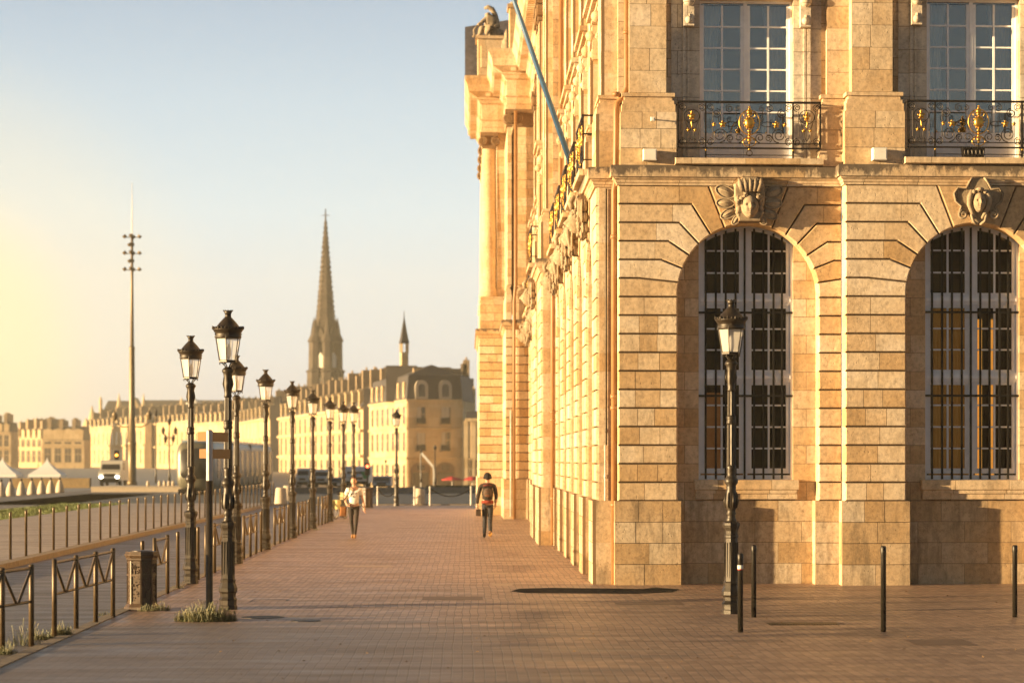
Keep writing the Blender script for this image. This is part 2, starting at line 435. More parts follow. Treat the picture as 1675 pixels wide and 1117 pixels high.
def rusticated_bay(uL, uR, v1=0.37, plinth=0.06, left=True, right=True):
    """stone courses and voussoirs round one arch; returns (wall, plinth) builders"""
    w = MB(); p = (MB(), MB())
    for k in range(11):
        z0, z1 = zc(k), zc(k+1)
        if uL < -r_-.02: course(w, uL, -r_, z0, z1, 0, v1)
        if uR > r_+.02: course(w, r_, uR, z0, z1, 0, v1)
    def arcpt(s, a): return (s*r_*math.cos(R(a)), ZS+r_*math.sin(R(a)))
    for s, ue in ((-1, uL), (1, uR)):
        ed = abs(ue)
        for i in range(len(KN)):
            a0 = -1.57 if i == 0 else KN[i-1][0]; a1 = KN[i][0]
            zb = zc(11+i); zt = zc(12+i)
            kb = None if i == 0 else KN[i-1][1]; kt = KN[i][1]
            arc = [arcpt(s, a0+(a1-a0)*j/4) for j in range(5)]
            if i == 0: arc[0] = (s*r_, zb)
            # polygon: along bottom from edge to knee to arc, up the arc, out to top knee, edge
            e = ed
            pts = [(s*e, zb)]
            if kb is not None and kb < e-.03: pts.append((s*kb, zb))
            pts += arc
            if kt < e-.03:
                pts.append((s*kt, zt))
                pts.append((s*e, zt))
            else: pts.append((s*e, zt))
            # the stone past the knee is cut by a vertical joint
            cut = max((kb or 0), kt) + 0.12 + 0.1*(i % 2)
            if e - cut > .3 and i > 0:
                inner = [(s*cut, zb)] + pts[1:-1] + [(s*cut, zt)]
                outer = [(s*e, zb), (s*cut, zb), (s*cut, zt), (s*e, zt)]
                polys = [inner, outer]
                css = [[GC]*(len(inner)-1) + [0.003], [GC, 0.003, GC, GC]]
            else: polys = [pts]; css = [[GC]*len(pts)]
            for po, c in zip(polys, css):
                if s > 0:
                    po2 = po[::-1]; m = len(po2)
                    # edge i of reversed polygon = edge m-2-i of original
                    c2 = [c[(m-2-j) % m] for j in range(m)]
                    po, c = po2, c2
                # orientation check: want ccw in (u,z)
                ar = sum(po[j][0]*po[(j+1)%len(po)][1]-po[(j+1)%len(po)][0]*po[j][1] for j in range(len(po)))
                if ar < 0:
                    po = po[::-1]; m = len(po); c = [c[(m-2-j) % m] for j in range(m)]
                w.block(po, c, 0, v1, tone=tone())
    # stones either side of the keystone top are carried by KN[-1]; keystone wedge
    ka = 70.5
    arc = [arcpt(1, ka+(180-2*ka)*j/8) for j in range(9)]
    po = [(-.70, zc(17)), arc[-1]] + arc[-2::-1] + [(.70, zc(17))]
    ar = sum(po[j][0]*po[(j+1)%len(po)][1]-po[(j+1)%len(po)][0]*po[j][1] for j in range(len(po)))
    if ar < 0: po = po[::-1]
    w.block(po, GC, -.03, v1, tone=.3)
    # plinth piers
    hp = ZP/4
    for k in range(4):
        if uL < -r_-.02: course(p[0], uL-(plinth if left else 0), -r_+plinth, hp*k, hp*(k+1), -plinth, v1, .006, .006, gc=.005)
        if uR > r_+.02: course(p[1], r_-plinth, uR+(plinth if right else 0), hp*k, hp*(k+1), -plinth, v1, .006, .006, gc=.005)
    return w, p

def inner_wall():
    """flat wall behind the arch, with the window opening; and the panel below the sill"""
    w = MB()
    w.box(-1.55, -.838, .362, .62, 0, 7.0); w.box(.838, 1.55, .362, .62, 0, 7.0)
    w.box(-.838, .838, .362, .62, 6.42, 7.0)
    w.box(-.838, .838, .365, .62, ZP, 1.60)
    p = MB(); p.box(-1.42, 1.42, .335, .60, 0, ZP-.006)
    s = MB()
    s.box(-.90, .90, .27, .5, 1.50, 1.645, .4)
    s.block([(-.93,1.66),(.93,1.66),(.93,1.84),(-.93,1.84)], .012, .20, .5, tone=.7)
    s.prism([(-.88,1.60),(.88,1.60),(.90,1.66),(-.90,1.66)], .235, .5, .5)
    return w, p, s
def casement(fr, u0, u1, zs, v, bw=.028, stile=.075, rail_b=.09, rail_t=.07, cols=2, head=None):
    """one leaf; zs = glazing levels from bottom glass edge to top glass edge"""
    fr.box(u0, u0+stile, v, v+.05, zs[0]-rail_b, zs[-1]+rail_t); fr.box(u1-stile, u1, v, v+.05, zs[0]-rail_b, zs[-1]+rail_t)
    fr.box(u0+stile, u1-stile, v, v+.05, zs[0]-rail_b, zs[0]); fr.box(u0+stile, u1-stile, v, v+.05, zs[-1], zs[-1]+rail_t)
    for z in zs[1:-1]: fr.box(u0+stile, u1-stile, v+.008, v+.042, z-bw/2, z+bw/2)
    for c in range(1, cols):
        x = u0+stile+(u1-u0-2*stile)*c/cols; fr.box(x-bw/2-.003, x+bw/2+.003, v+.003, v+.047, zs[0], zs[-1])
def zy(y): return 2.2+(751-y)/93.7
def ground_window():
    f = MB(); v = .46
    f.box(-.838, -.80, v-.03, v+.08, 1.84, 6.42); f.box(.80, .838, v-.03, v+.08, 1.84, 6.42)
    f.box(-.80, .80, v-.02, v+.08, 1.84, 1.92)
    for (a, b) in ((-.80, -.035), (.035, .80)):
        casement(f, a, b, [zy(766), zy(733), zy(697.5), zy(661.6), zy(628)], v)
        casement(f, a, b, [zy(603), zy(570), zy(535), zy(501)], v)
        casement(f, a, b, [zy(476), zy(442.6), zy(406), 6.34], v, rail_t=.02)
    f.box(-.035, .035, v-.02, v+.06, 1.92, 6.40)
    for z, h in ((zy(488.5), .10), (zy(616), .10)):
        f.box(-.80, .80, v-.025, v+.055, z-h+.02, z+h-.02)
        f.box(-.80, .80, v-.05, v-.025, z-.02, z+.035)
    # arched head of the frame
    n = 16; c0 = 6.24; rad = ((.78**2)+(.24**2))/(2*.24)
    pts = []
    for i in range(n+1):
        u = -.80+1.6*i/n; pts.append((u, c0-(rad-math.sqrt(rad*rad-u*u))))
    for a, b in zip(pts[:-1], pts[1:]):
        f.prism([a, b, (b[0], 6.42), (a[0], 6.42)], v-.012, v+.055)
    g = MB(); g.box(-.80, .80, v+.024, v+.030, 1.92, 6.40)
    b = MB()
    for u in (-.71,-.53,-.355,-.18,-.02,.15,.315,.495,.645):
        b.box(u-.017, u+.017, .383, .415, 1.85, c0+.04-(rad-math.sqrt(rad*rad-u*u)))
    for z in (4.79, 3.32): b.box(-.838, .838, .388, .410, z-.018, z+.018)
    return f, g, b
def room(z0, z1, deep=2.6):
    m = MB(); a = 1.5
    m.box(-a, a, deep, deep+.05, z0, z1); m.box(-a-.05, -a, .63, deep+.05, z0, z1); m.box(a, a+.05, .63, deep+.05, z0, z1)
    m.box(-a-.05, a+.05, .63, deep+.05, z0-.05, z0); m.box(-a-.05, a+.05, .63, deep+.05, z1, z1+.05)
    return m
def curtain(u0, u1, z0, z1, v, k=9, amp=.03, pinch=0.0):
    m = MB(); n = 40; rows = 8; pts = []
    m.smooth = True
    for j in range(rows+1):
        q = j/rows; z = z0+(z1-z0)*q
        sq = 1 - pinch*math.sin(PI*min(1, (1-q)*1.1))*.6
        for i in range(n+1):
            s = i/n; u = u0+(u1-u0)*s*sq; pts.append((u, v+amp*math.sin(s*k*2*PI), z))
    m.add(pts, [(j*(n+1)+i, j*(n+1)+i+1, (j+1)*(n+1)+i+1, (j+1)*(n+1)+i) for j in range(rows) for i in range(n)])
    return m
ZB = 7.33
def upper_wall(uL, uR):
    w = MB()
    for z0, z1, hw in ((ZB-.35, 7.45, 0), (7.45, 10.3, .83), (10.3, 11.5, 0), (11.5, 14.0, .72), (14.0, 15.2, 0)):
        if hw:
            w.box(uL, -hw, .31, .60, z0, z1); w.box(hw, uR, .31, .60, z0, z1)
        else: w.box(uL, uR, .31, .60, z0, z1)
    s = MB()   # surround mouldings
    for z0, z1, hw, wd in ((7.45, 10.3, .83, .5), (11.5, 14.0, .72, .3)):
        for sg in (-1, 1):
            a, b, c, d = hw, hw+.18, hw+.30, hw+wd
            for (p0, p1, vv) in ((a, b, .27), (b, b+.035, .245), (b+.035, b+.07, .262), (b+.07, c, .235), (c, d, .285)):
                x0, x1 = sorted((sg*p0, sg*p1)); s.box(x0, x1, vv, .33, z0, z1)
        s.box(-hw-.30, hw+.30, .235, .33, z1+.001, z1+.14)
    # hood cornice with consoles over first-floor window
    s.box(-1.25, 1.25, -.05, .32, 10.62, 10.72); s.box(-1.2, 1.2, .02, .32, 10.52, 10.62); s.box(-1.14, 1.14, .1, .32, 10.45, 10.52)
    for sg in (-1, 1):
        for j, (z, q) in enumerate(((10.3, .12), (9.93, .07))):
            s.M = Matrix.Identity(4)
            s.tube([(sg*1.03, .14-.0+.1*math.cos(a)*q*8*.11, z+q*math.sin(a)) for a in [PI*2*k/10 for k in range(11)]], .035, 5)
        s.box(sg*1.03-.09, sg*1.03+.09, .12, .30, 9.8, 10.45)
        s.smooth = True
        s.ball((sg*1.03, .10, 10.25), .11, 8, 6); s.ball((sg*1.03, .14, 9.9), .075, 8, 6)
        s.smooth = False
    return w, s
def pedestal(mb, u0, u1, v0=0.0, v1=.5):
    zs = [ZB, 7.63, 7.97, zy(182.5)]
    for a, b in zip(zs[:-1], zs[1:]): course(mb, u0, u1, a, b, v0, v1, .004, .004, gc=.004)
    z = zs[-1]; w = .0
    # attic base mouldings
    for (i0, i1, z0, z1) in ((.02,.02,z,z+.13), (.04,.05,z+.13,z+.20), (.07,.10,z+.20,z+.27), (.025,.055,z+.27,z+.335)):
        mb.box(u0+i0, u1-i0, v0+i1*.8, v1, z0, z1, .45)
def pilaster(mb, u0, u1, v0=.11, v1=.5, z0=None, z1=14.45):
    z = zy(150) if z0 is None else z0
    k = 0
    while z < z1-.05:
        zn = min(z1, z+.388)
        course(mb, u0, u1, z, zn, v0, v1, .003, .003, gc=.003); z = zn; k += 1
def ionic(mb, u0, u1, v0, z=14.45, v1=None):
    v1 = v0+.5 if v1 is None else v1
    mb.box(u0-.02, u1+.02, v0-.03, v1, z, z+.1, .3)
    mb.box(u0-.08, u1+.08, v0-.10, v1, z+.47, z+.62, .3)
    mb.box(u0-.0, u1+.0, v0-.03, v1, z+.1, z+.47, .3)
    for sg, u in ((-1, u0), (1, u1)):
        mb.tube([(p[0], v0-.06, p[2]) for p in spiral(u, z+.28, .18, 2.1, PI/2, sg, 0, 30, .12)], .035, 5)
        mb.M, old = mb.M @ Matrix.Translation((u, v0, z+.28)) @ Matrix.Rotation(R(90), 4, 'X'), mb.M
        mb.lathe([(.17, -.4), (.17, .05), (.13, .07)], 14); mb.M = old
def upper_window():
    f = MB(); v = .48
    f.box(-.83, -.79, v-.03, v+.08, 7.45, 10.3); f.box(.79, .83, v-.03, v+.08, 7.45, 10.3)
    f.box(-.79, .79, v-.03, v+.08, 10.26, 10.3)
    for a, b in ((-.79, -.03), (.03, .79)):
        z0 = zy(211)
        casement(f, a, b, [z0+.377*k for k in range(7)], v, rail_b=.10, rail_t=.0, stile=.055)
        f.box(a, b, v+.01, v+.05, 7.45, z0-.10)
        f.box(a+.10, b-.10, v-.006, v+.02, 7.55, z0-.17)
    f.box(-.03, .03, v-.02, v+.06, 7.45, 10.26)
    for sg in (-1, 1): f.box(sg*.055-.02, sg*.055+.02, v-.012, v+.01, 7.45, 10.2)
    g = MB(); g.box(-.79, .79, v+.022, v+.028, 7.90, 10.27)
    return f, g
def small_window():
    f = MB(); v = .48
    for a, b in ((-.70, -.02), (.02, .70)): casement(f, a, b, [11.6+.39*k for k in range(7)], v, stile=.05)
    f.box(-.02, .02, v-.02, v+.06, 11.5, 14.0)
    g = MB(); g.box(-.70, .70, v+.022, v+.028, 11.52, 14.0)
    return f, g
def balcony():
    v = -.16
    i = MB(); g = MB()
    zt, zb = 8.42, 7.62
    i.box(-1.26, 1.26, v-.022, v+.022, zt-.018, zt+.018); i.box(-1.25, 1.25, v-.012, v+.012, zb-.014, zb+.014)
    i.box(-1.24, 1.24, v-.008, v+.008, 7.705-.008, 7.705+.008)
    for u in (-1.245, -.765, .765, 1.245): i.box(u-.014, u+.014, v-.014, v+.014, 7.44 if abs(u) < 1 else zb, zt-.018)
    for sg in (-1, 1):
        i.tube([(sg*1.24, v, zt), (sg*1.24, .25, zt)], .016, 4)
        i.tube([(sg*1.24, v, zb), (sg*1.24, .25, zb)], .012, 4)
        T = .0085
        for uc in (1.18, .84, .69):
            for z, st in ((8.33, -1), (7.73, 1)):
                i.tube(spiral(sg*uc, z, .068, 1.7, st*PI/2, sg*st, v), T, 5)
        # narrow side panel
        for uc in (1.155, .865): i.tube([(sg*uc, v, 7.80), (sg*uc, v, 8.26)], T*.8, 5)
        i.tube(ring(sg*1.01, 8.17, .135, .12, v)[0:19], T*.9, 5, True)
        i.tube(ring(sg*1.01, 7.86, .038, .105, v), T*.9, 5, True)
        for k in (-1, 1):
            i.tube([(sg*1.01+k*.11, v, 8.08), (sg*1.01+k*.07, v, 7.97), (sg*1.01+k*.07, v, 7.93)], T*.8, 5)
            i.tube(spiral(sg*1.01+k*.065, 7.75, .03, 1.2, PI/2, k, v, 10), T*.7, 4)
        # middle panel scrolls
        i.tube([(sg*.64, v, 7.80), (sg*.64, v, 8.30)], T*.8, 5)
        i.tube(spiral(sg*.52, 7.845, .13, 1.9, -PI/2, -sg, v, 30), T, 5)
        i.tube(spiral(sg*.335, 7.79, .066, 1.6, -PI*.4, sg, v, 20), T, 5)
        i.tube([(sg*.52, v, 7.715), (sg*.44, v, 7.74), (sg*.40, v, 7.81), (sg*.36, v, 7.855), (sg*.30, v, 7.85)], T*.8, 5)
        i.tube(spiral(sg*.185, 7.80, .085, 1.4, -PI/2, -sg, v, 22), T, 5)
        i.tube(spiral(sg*.575, 8.22, .085, 1.7, PI/2, sg, v, 24), T, 5)
        i.tube(spiral(sg*.345, 8.31, .072, 1.5, PI/2, -sg, v, 20), T, 5)
        i.tube(spiral(sg*.22, 8.31, .05, 1.3, PI/2, sg, v, 16), T*.9, 5)
        i.tube(ring(sg*.315, 8.035, .10, .042, v), T*.9, 5, True)
        i.tube([(sg*.24, v, 8.30), (sg*.215, v, 8.12), (sg*.18, v, 7.92)], T*.8, 5)
        # gilded flowers
        g.smooth = True
        for (uu, zz, q) in ((1.01, 8.17, .045), (1.01, 8.24, .022), (.47, 8.035, .042), (.62, 8.03, .026), (1.07, 7.93, .022), (.95, 7.93, .022)):
            g.ball((sg*uu, v-.012, zz), q, 8, 6, 1, .7, 1)
            for k in range(5):
                a = 2*PI*k/5+.4; g.ball((sg*uu+q*1.15*math.cos(a), v-.008, zz+q*1.15*math.sin(a)), q*.42, 6, 5, 1, .7, 1)
        g.tube([(sg*1.01, v-.01, 8.12), (sg*1.015, v-.01, 8.06), (sg*1.005, v-.01, 8.0), (sg*1.01, v-.01, 7.95)], [.012,.014,.011,.006], 6)
        g.smooth = False
    # centre cartouche
    g.smooth = True
    g.tube(ring(0, 8.07, .178, .215, v, 28), .011, 6, True)
    g.tube(ring(0, 7.73, .115, .085, v, 20), .009, 5, True)
    g.ball((0, v-.02, 8.06), .085, 14, 10, 1, .55, 1.18)
    for k in range(12):
        a = 2*PI*k/12; g.ball((.088*math.cos(a), v-.015, 8.06+.105*math.sin(a)), .018, 6, 5)
    for z, q in ((8.20, .035), (8.25, .045), (8.30, .026), (8.34, .018), (7.92, .032), (7.87, .022), (7.82, .026), (7.76, .034), (7.71, .018), (7.60, .02)):
        g.ball((0, v-.015, z), q, 8, 6, 1.1, .6, 1)
    for sg in (-1, 1):
        g.tube([(sg*.03, v-.01, 8.20), (sg*.08, v-.01, 8.24), (sg*.10, v-.01, 8.19), (sg*.075, v-.01, 8.16)], .009, 5)
        g.tube([(sg*.01, v-.01, 7.78), (sg*.06, v-.01, 7.80), (sg*.085, v-.01, 7.75)], .009, 5)
        for k in range(7): g.box(sg*.135-.025, sg*.135+.025, v-.004, v+.004, 7.98+k*.025, 7.987+k*.025)
        g.ball((sg*.765, v-.02, 7.585), .02, 6, 5)
    g.smooth = False
    i.tube(ring(0, 7.535, .05, .05, v, 16), .008, 5, True)
    i.box(-.008, .008, v-.008, v+.008, 7.58, 7.705); i.tube([(-.76, v, 7.50), (.76, v, 7.50)], .008, 4)
    l = MB(); l.block([(-1.30,7.332),(1.30,7.332),(1.30,7.445),(-1.30,7.445)], .008, -.24, .46, tone=.45)
    return i, g, l

def carved_head(mb, c, w, d, h, seg=72, rings=54):
    """a face looking towards -y, modelled by displacing an ellipsoid"""
    def gs(x, z, cx, cz, sx, sz): return math.exp(-((x-cx)/sx)**2-((z-cz)/sz)**2)
    pts = []
    for i in range(rings+1):
        th = PI*i/rings
        for k in range(seg):
            ph = 2*PI*k/seg
            x, y, z = math.sin(th)*math.sin(ph), -math.sin(th)*math.cos(ph), math.cos(th)
            x *= 1 - .16*max(0, -z)**1.5
            f = max(0, -y)**.6 if y < 0 else 0
            q = .30*gs(x,z,0,-.10,.12,.20) + .12*gs(x,z,0,.14,.08,.16)
            for sg in (-1, 1):
                q += .07*gs(x,z,sg*.33,.27,.22,.07) - .20*gs(x,z,sg*.32,.12,.16,.11) + .05*gs(x,z,sg*.32,.12,.08,.05)
                q += .07*gs(x,z,sg*.45,-.25,.2,.2) + .05*gs(x,z,sg*.09,-.22,.06,.05)
            q += .10*gs(x,z,0,-.43,.20,.05) + .09*gs(x,z,0,-.54,.16,.05) - .12*gs(x,z,0,-.485,.24,.03) + .12*gs(x,z,0,-.80,.22,.14) - .05*gs(x,z,0,-.63,.2,.05)
            pts.append((c[0]+w*x, c[1]+d*y-d*q*f*1.5, c[2]+h*z))
    sm, mb.smooth = mb.smooth, True
    mb.add(pts, [(i*seg+k, (i+1)*seg+k, (i+1)*seg+(k+1)%seg, i*seg+(k+1)%seg) for i in range(rings) for k in range(seg)])
    mb.smooth = sm
def mask_a():
    """winged head over the first arch"""
    m = MB()
    m.block([(-.20,6.33),(.20,6.33),(.27,6.70),(.27,7.0),(.13,7.13),(-.13,7.13),(-.27,7.0),(-.27,6.70)], .03, -.22, .1, tone=.4)
    m.smooth = True
    for sg in (-1, 1):
        for (uc, zc_, a, rx, rz, vv) in ((.42, 6.86, 22, .19, .11, -.10), (.42, 6.66, 2, .17, .09, -.10), (.36, 6.48, -25, .16, .085, -.08), (.22, 6.38, -50, .12, .06, -.10)):
            m.M = Matrix.Translation((sg*uc, vv, zc_)) @ Matrix.Rotation(R(-sg*a), 4, 'Y')
            m.ball((0,0,0), 1, 16, 8, rx, .075, rz)
            m.tube(ring(0, 0, rx*.93, rz*.93, -.045, 20), .016, 5, True)
            m.tube([(-sg*rx*.9, -.05, 0), (0, -.085, rz*.15), (sg*rx*.8, -.04, 0)], .013, 5)
        m.M = Matrix.Identity(4)
        for k in range(6):
            a = R(-60+k*24); m.ball((sg*(.19+.015*(k%2)), -.19, 6.60+.17*math.sin(a)), .042+.008*(k%3), 7, 5)
    carved_head(m, (0.0, -.22, 6.60), .155, .17, .205)
    m.smooth = True
    rr = random.Random(5)
    for k in range(34):
        a = R(rr.uniform(5, 175)); q = rr.uniform(.17, .23)
        m.ball((q*math.cos(a), -.22-rr.uniform(-.05,.08), 6.64+q*.95*math.sin(a)), rr.uniform(.028,.045), 7, 5)
    for k in range(5):
        u = (k-2)*.09; m.tube([(u*.7, -.30, 6.86), (u, -.34, 6.98), (u*1.1, -.27, 7.08)], [.045,.05,.02], 7)
    m.smooth = False
    return m
def mask_b():
    """veiled head on a scrolled cartouche over the second arch"""
    m = MB()
    out_ = [(0,6.28),(.10,6.31),(.14,6.42),(.20,6.50),(.30,6.46),(.33,6.52),(.30,6.60),(.40,6.68),(.43,6.82),(.36,6.92),(.22,6.90),(.16,7.02),(.10,7.10)]
    poly = out_ + [(0,7.12)] + [(-a,b) for a,b in out_[::-1][:-1]]
    m.block(poly, .03, -.15, .1, cd=.05, tone=.35)
    m.smooth = True
    for sg in (-1, 1):
        m.tube([(sg*a, -.16, b) for a, b in out_[3:]], .022, 6)
        m.tube([(sg*p[0], p[1], p[2]) for p in spiral(.27, 6.45, .085, 1.3, PI/2, -1, -.16, 18)], .024, 6)
        m.tube([(sg*.02, -.17, 6.28), (sg*.10, -.20, 6.33), (sg*.13, -.19, 6.44), (sg*.10, -.18, 6.52)], .026, 6)
        m.tube([(sg*.12, -.22, 6.86), (sg*.17, -.24, 6.74), (sg*.17, -.22, 6.62), (sg*.12, -.19, 6.5), (sg*.05,-.17,6.38)], [.05,.055,.05,.04,.02], 7)
    carved_head(m, (0.0, -.20, 6.665), .120, .15, .180)
    m.smooth = True
    rr = random.Random(9)
    for k in range(24):
        a = R(rr.uniform(5, 175)); q = rr.uniform(.12, .16)
        m.ball((q*math.cos(a), -.22-rr.uniform(-.05,.05), 6.70+q*1.15*math.sin(a)), rr.uniform(.03,.045), 7, 5)
    m.ball((0, -.30, 6.88), .045, 8, 6, 1.6, .8, .8); m.ball((.10,-.26,6.84), .04, 7, 5); m.ball((-.10,-.26,6.84), .04, 7, 5)
    m.smooth = False
    return m

palace = thing('palace', 'ornate golden limestone palace with rusticated arches and barred windows, right half of the view', 'building', (0,0,0))
def pfr(name, mb, mat, x, y, par=palace, **k): return mb.build(name, mat, par, (x, y, 0), **k)   # front-facing local frame
SROT = -PI/2
# --- shared meshes for side bays
def bplinth(p, x, y, rz):
    for q_ in p:
        if q_.f: q_.build('plinth', M['stone_plinth'], palace, (x, y, 0), rz)
wS, pS = rusticated_bay(-1.89, 1.89, left=False, right=False)
mesh_wS = wS.mesh('wall_bay', M['stone']); mesh_pS = [q_.mesh('plinth', M['stone_plinth']) for q_ in pS]
iw, ip, isl = inner_wall()
m_iw = iw.mesh('inner_wall', M['stone_wall']); m_ip = ip.mesh('window_apron', M['stone_plinth_wall']); m_is = isl.mesh('window_sill', M['stone_trim'])
gf, gg, gb = ground_window()
m_gf = gf.mesh('window_frame', M['paint']); m_gg = gg.mesh('glass', M['glass']); m_gb = gb.mesh('window_bars', M['bar'])
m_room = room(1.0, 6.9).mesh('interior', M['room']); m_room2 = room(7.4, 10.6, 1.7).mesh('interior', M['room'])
uf, ug = upper_window(); m_uf = uf.mesh('window_frame', M['paint']); m_ug = ug.mesh('glass', M['glass_up'])
sf_, sg_ = small_window(); m_sf = sf_.mesh('window_frame', M['paint']); m_sg = sg_.mesh('glass', M['glass_up'])
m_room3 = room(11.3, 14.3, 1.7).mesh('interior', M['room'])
bi, bg_, bl = balcony(); m_bi = bi.mesh('railing', M['iron']); m_bg = bg_.mesh('gilded_ornament', M['gold']); m_bl = bl.mesh('ledge', M['stone_trim'])
m_ma = mask_a().mesh('carved_mask', M['stone_carved']); m_mb = mask_b().mesh('carved_mask', M['stone_carved'])
uw, us = upper_wall(-1.89, 1.89); m_uw = uw.mesh('upper_wall', M['stone_wall']); m_us = us.mesh('window_surround', M['stone_pale']); m_us2 = us.mesh('window_surround', M['stone_trim'])

def fit_bay(x, y, rz, mask, front=False, ground=True):
    """windows, sills, balcony and mask of one bay; x,y is the arch centre on the pier plane"""
    if ground:
        link('inner_wall', m_iw, palace, (x,y,0), rz); link('window_apron', m_ip, palace, (x,y,0), rz)
        w = link('arched_window', m_gf, palace, (x,y,0), rz)
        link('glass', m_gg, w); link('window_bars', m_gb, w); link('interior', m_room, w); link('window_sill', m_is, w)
        link('carved_mask', mask, palace, (x,y,0), rz)
    w = link('casement_window', m_uf, palace, (x,y,0), rz)
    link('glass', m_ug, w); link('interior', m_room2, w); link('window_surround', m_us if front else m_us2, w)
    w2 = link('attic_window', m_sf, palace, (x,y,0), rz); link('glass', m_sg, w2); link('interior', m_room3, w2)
    b = link('balcony', m_bl, palace, (x,y,0), rz)
    link('railing', m_bi, b); link('gilded_ornament', m_bg, b)
    return w
# --- front facade
w1, p1 = rusticated_bay(XA-XC1, XB-XC1)
pfr('rusticated_wall', w1, M['stone'], XC1, Y0); bplinth(p1, XC1, Y0, 0)
w2, p2 = rusticated_bay(XB-XC2, 2.2)
pfr('rusticated_wall', w2, M['stone'], XC2, Y2); bplinth(p2, XC2, Y2, 0)
u1w, u1s = upper_wall(XA-XC1+.02, XB-XC1+.35); pfr('upper_wall', u1w, M['stone_wall'], XC1, Y0)
u2w, u2s = upper_wall(XB-XC2+.30, 2.2); pfr('upper_wall', u2w, M['stone_wall'], XC2, Y2)
wA = fit_bay(XC1, Y0, 0, m_ma, True); wB = fit_bay(XC2, Y2, 0, m_mb, True)
for w, x, y in ((wA, XC1, Y0), (wB, XC2, Y2)):
    cu = curtain(-.80, -.35, 7.6, 10.5, .75, 5, .03, .5).build('curtain', M['curtain'], w)
    cu = curtain(.80, .30, 7.6, 10.5, .78, 5, .03, .4).build('curtain', M['curtain'], w)
pd = MB(); cp = MB()
pedestal(pd, -2.24, -1.26); pilaster(pd, -2.08, -1.43); ionic(cp, -2.08, -1.43, .11)
pd2 = MB()
pedestal(pd2, 1.26, XB-XC1+.3); pilaster(pd2, 1.41, XB-XC1+.3); cp2 = MB(); ionic(cp2, 1.41, 1.9, .11)
pfr('capital', cp, M['capital'], XC1, Y0); pfr('capital', cp2, M['capital'], XC1, Y0); pfr('pilaster', pd, M['stone'], XC1, Y0); pfr('pilaster', pd2, M['stone'], XC1, Y0)
cp = MB(); pd3 = MB(); pedestal(pd3, XB-XC2, -1.26); pilaster(pd3, XB-XC2+.14, -1.46); ionic(cp, XB-XC2+.14, -1.46, .11)
pfr('capital', cp, M['capital'], XC2, Y2); pfr('pilaster', pd3, M['stone'], XC2, Y2)
# glow painted in by emission, no lamp inside: ochre drapes behind the second ground window, brown panels behind the first
dr = curtain(.17, .30, 1.9, 4.7, .95, 3, .03).build('curtain', emit('glowing_ochre_curtain', (0.62,0.33,0.06), .30), wB, (0,0,0))
dr2 = curtain(.42, .52, 1.9, 4.7, .95, 2, .03).build('curtain', bpy.data.materials['glowing_ochre_curtain'], wB)
dr3 = curtain(-.62, .15, 1.9, 4.9, 1.15, 12, .04).build('curtain', emit('glowing_brown_curtain', (0.30,0.15,0.03), .09), wB)
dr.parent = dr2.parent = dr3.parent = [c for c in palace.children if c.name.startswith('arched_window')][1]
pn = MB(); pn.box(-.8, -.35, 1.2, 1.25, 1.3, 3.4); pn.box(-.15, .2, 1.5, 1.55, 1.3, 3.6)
po_ = pn.build('wood_panel', emit('glowing_wood_panel', (0.25,0.10,0.03), .12), [c for c in palace.children if c.name.startswith('arched_window')][0])
# --- side facade
centres = [44.97+3.78*k for k in range(5)]
for k, yc in enumerate(centres):
    if k in (0, 4):
        uR = yc-SY0 if k == 0 else 1.89; uL = -(61.8-yc) if k == 4 else -1.89
        w, p = rusticated_bay(uL, uR, left=False, right=(k == 0))
        w.build('rusticated_wall', M['stone'], palace, (SX, yc, 0), SROT); bplinth(p, SX, yc, SROT)
    else:
        link('rusticated_wall', mesh_wS, palace, (SX, yc, 0), SROT); [link('plinth', q_, palace, (SX, yc, 0), SROT) for q_ in mesh_pS]
    link('upper_wall', m_uw, palace, (SX+.02, yc, 0), SROT)
    fit_bay(SX, yc, SROT, m_mb if k % 2 else m_ma)
pds = MB(); pedestal(pds, 1.26, 2.52); pilaster(pds, 1.41, 2.38, .10); cp = MB(); ionic(cp, 1.41, 2.38, .10); m_cap = cp.mesh('capital', M['capital']); link('capital', m_cap, palace, (SX, centres[0], 0), SROT)
pds.build('pilaster', M['stone'], palace, (SX, centres[0], 0), SROT)
pds = MB(); pedestal(pds, 1.24, 2.54); pilaster(pds, 1.41, 2.37, .10)
m_pds = pds.mesh('pilaster', M['stone'])
m_uwc = MB(); m_uwc.box(1.3, 2.5, .05, .6, ZB, 15.2)
for yc in centres[1:]: link('pilaster', m_pds, palace, (SX, yc, 0), SROT); link('capital', m_cap, palace, (SX, yc, 0), SROT)
cw = MB(); cw.box(SX+.30, XA+.05, SY0+.15, SY0+.5, 0, 15.1); cw.build('corner_wall', M['stone_wall'], palace)
# projecting middle pavilion
QC = 65.9
w, p = rusticated_bay(-4.1, 4.1, v1=.6)
w.build('rusticated_wall', M['stone'], palace, (QX, QC, 0), SROT); bplinth(p, QX, QC, SROT)
fit_bay(QX, QC, SROT, m_ma)
q = MB(); q.box(-4.0, -1.2, .31, .7, 7, 15.2); q.box(1.2, 4.0, .31, .7, 7, 15.2); q.box(-1.2, 1.2, .31, .6, 10.3, 11.5); q.box(-1.2, 1.2, .31, .6, 14, 15.2)
q.build('upper_wall', M['stone_wall'], palace, (QX, QC, 0), SROT)
for (a, b) in ((1.5, 2.6), (2.95, 4.08), (-2.6, -1.5), (-4.08, -2.95)):
    q = MB(); pedestal(q, a, b, 0, .6); pilaster(q, a+.14, b-.14, .13, .6); cp = MB(); ionic(cp, a+.14, b-.14, .13); cp.build('capital', M['capital'], palace, (QX, QC, 0), SROT)
    q.build('pilaster', M['stone'], palace, (QX, QC, 0), SROT)
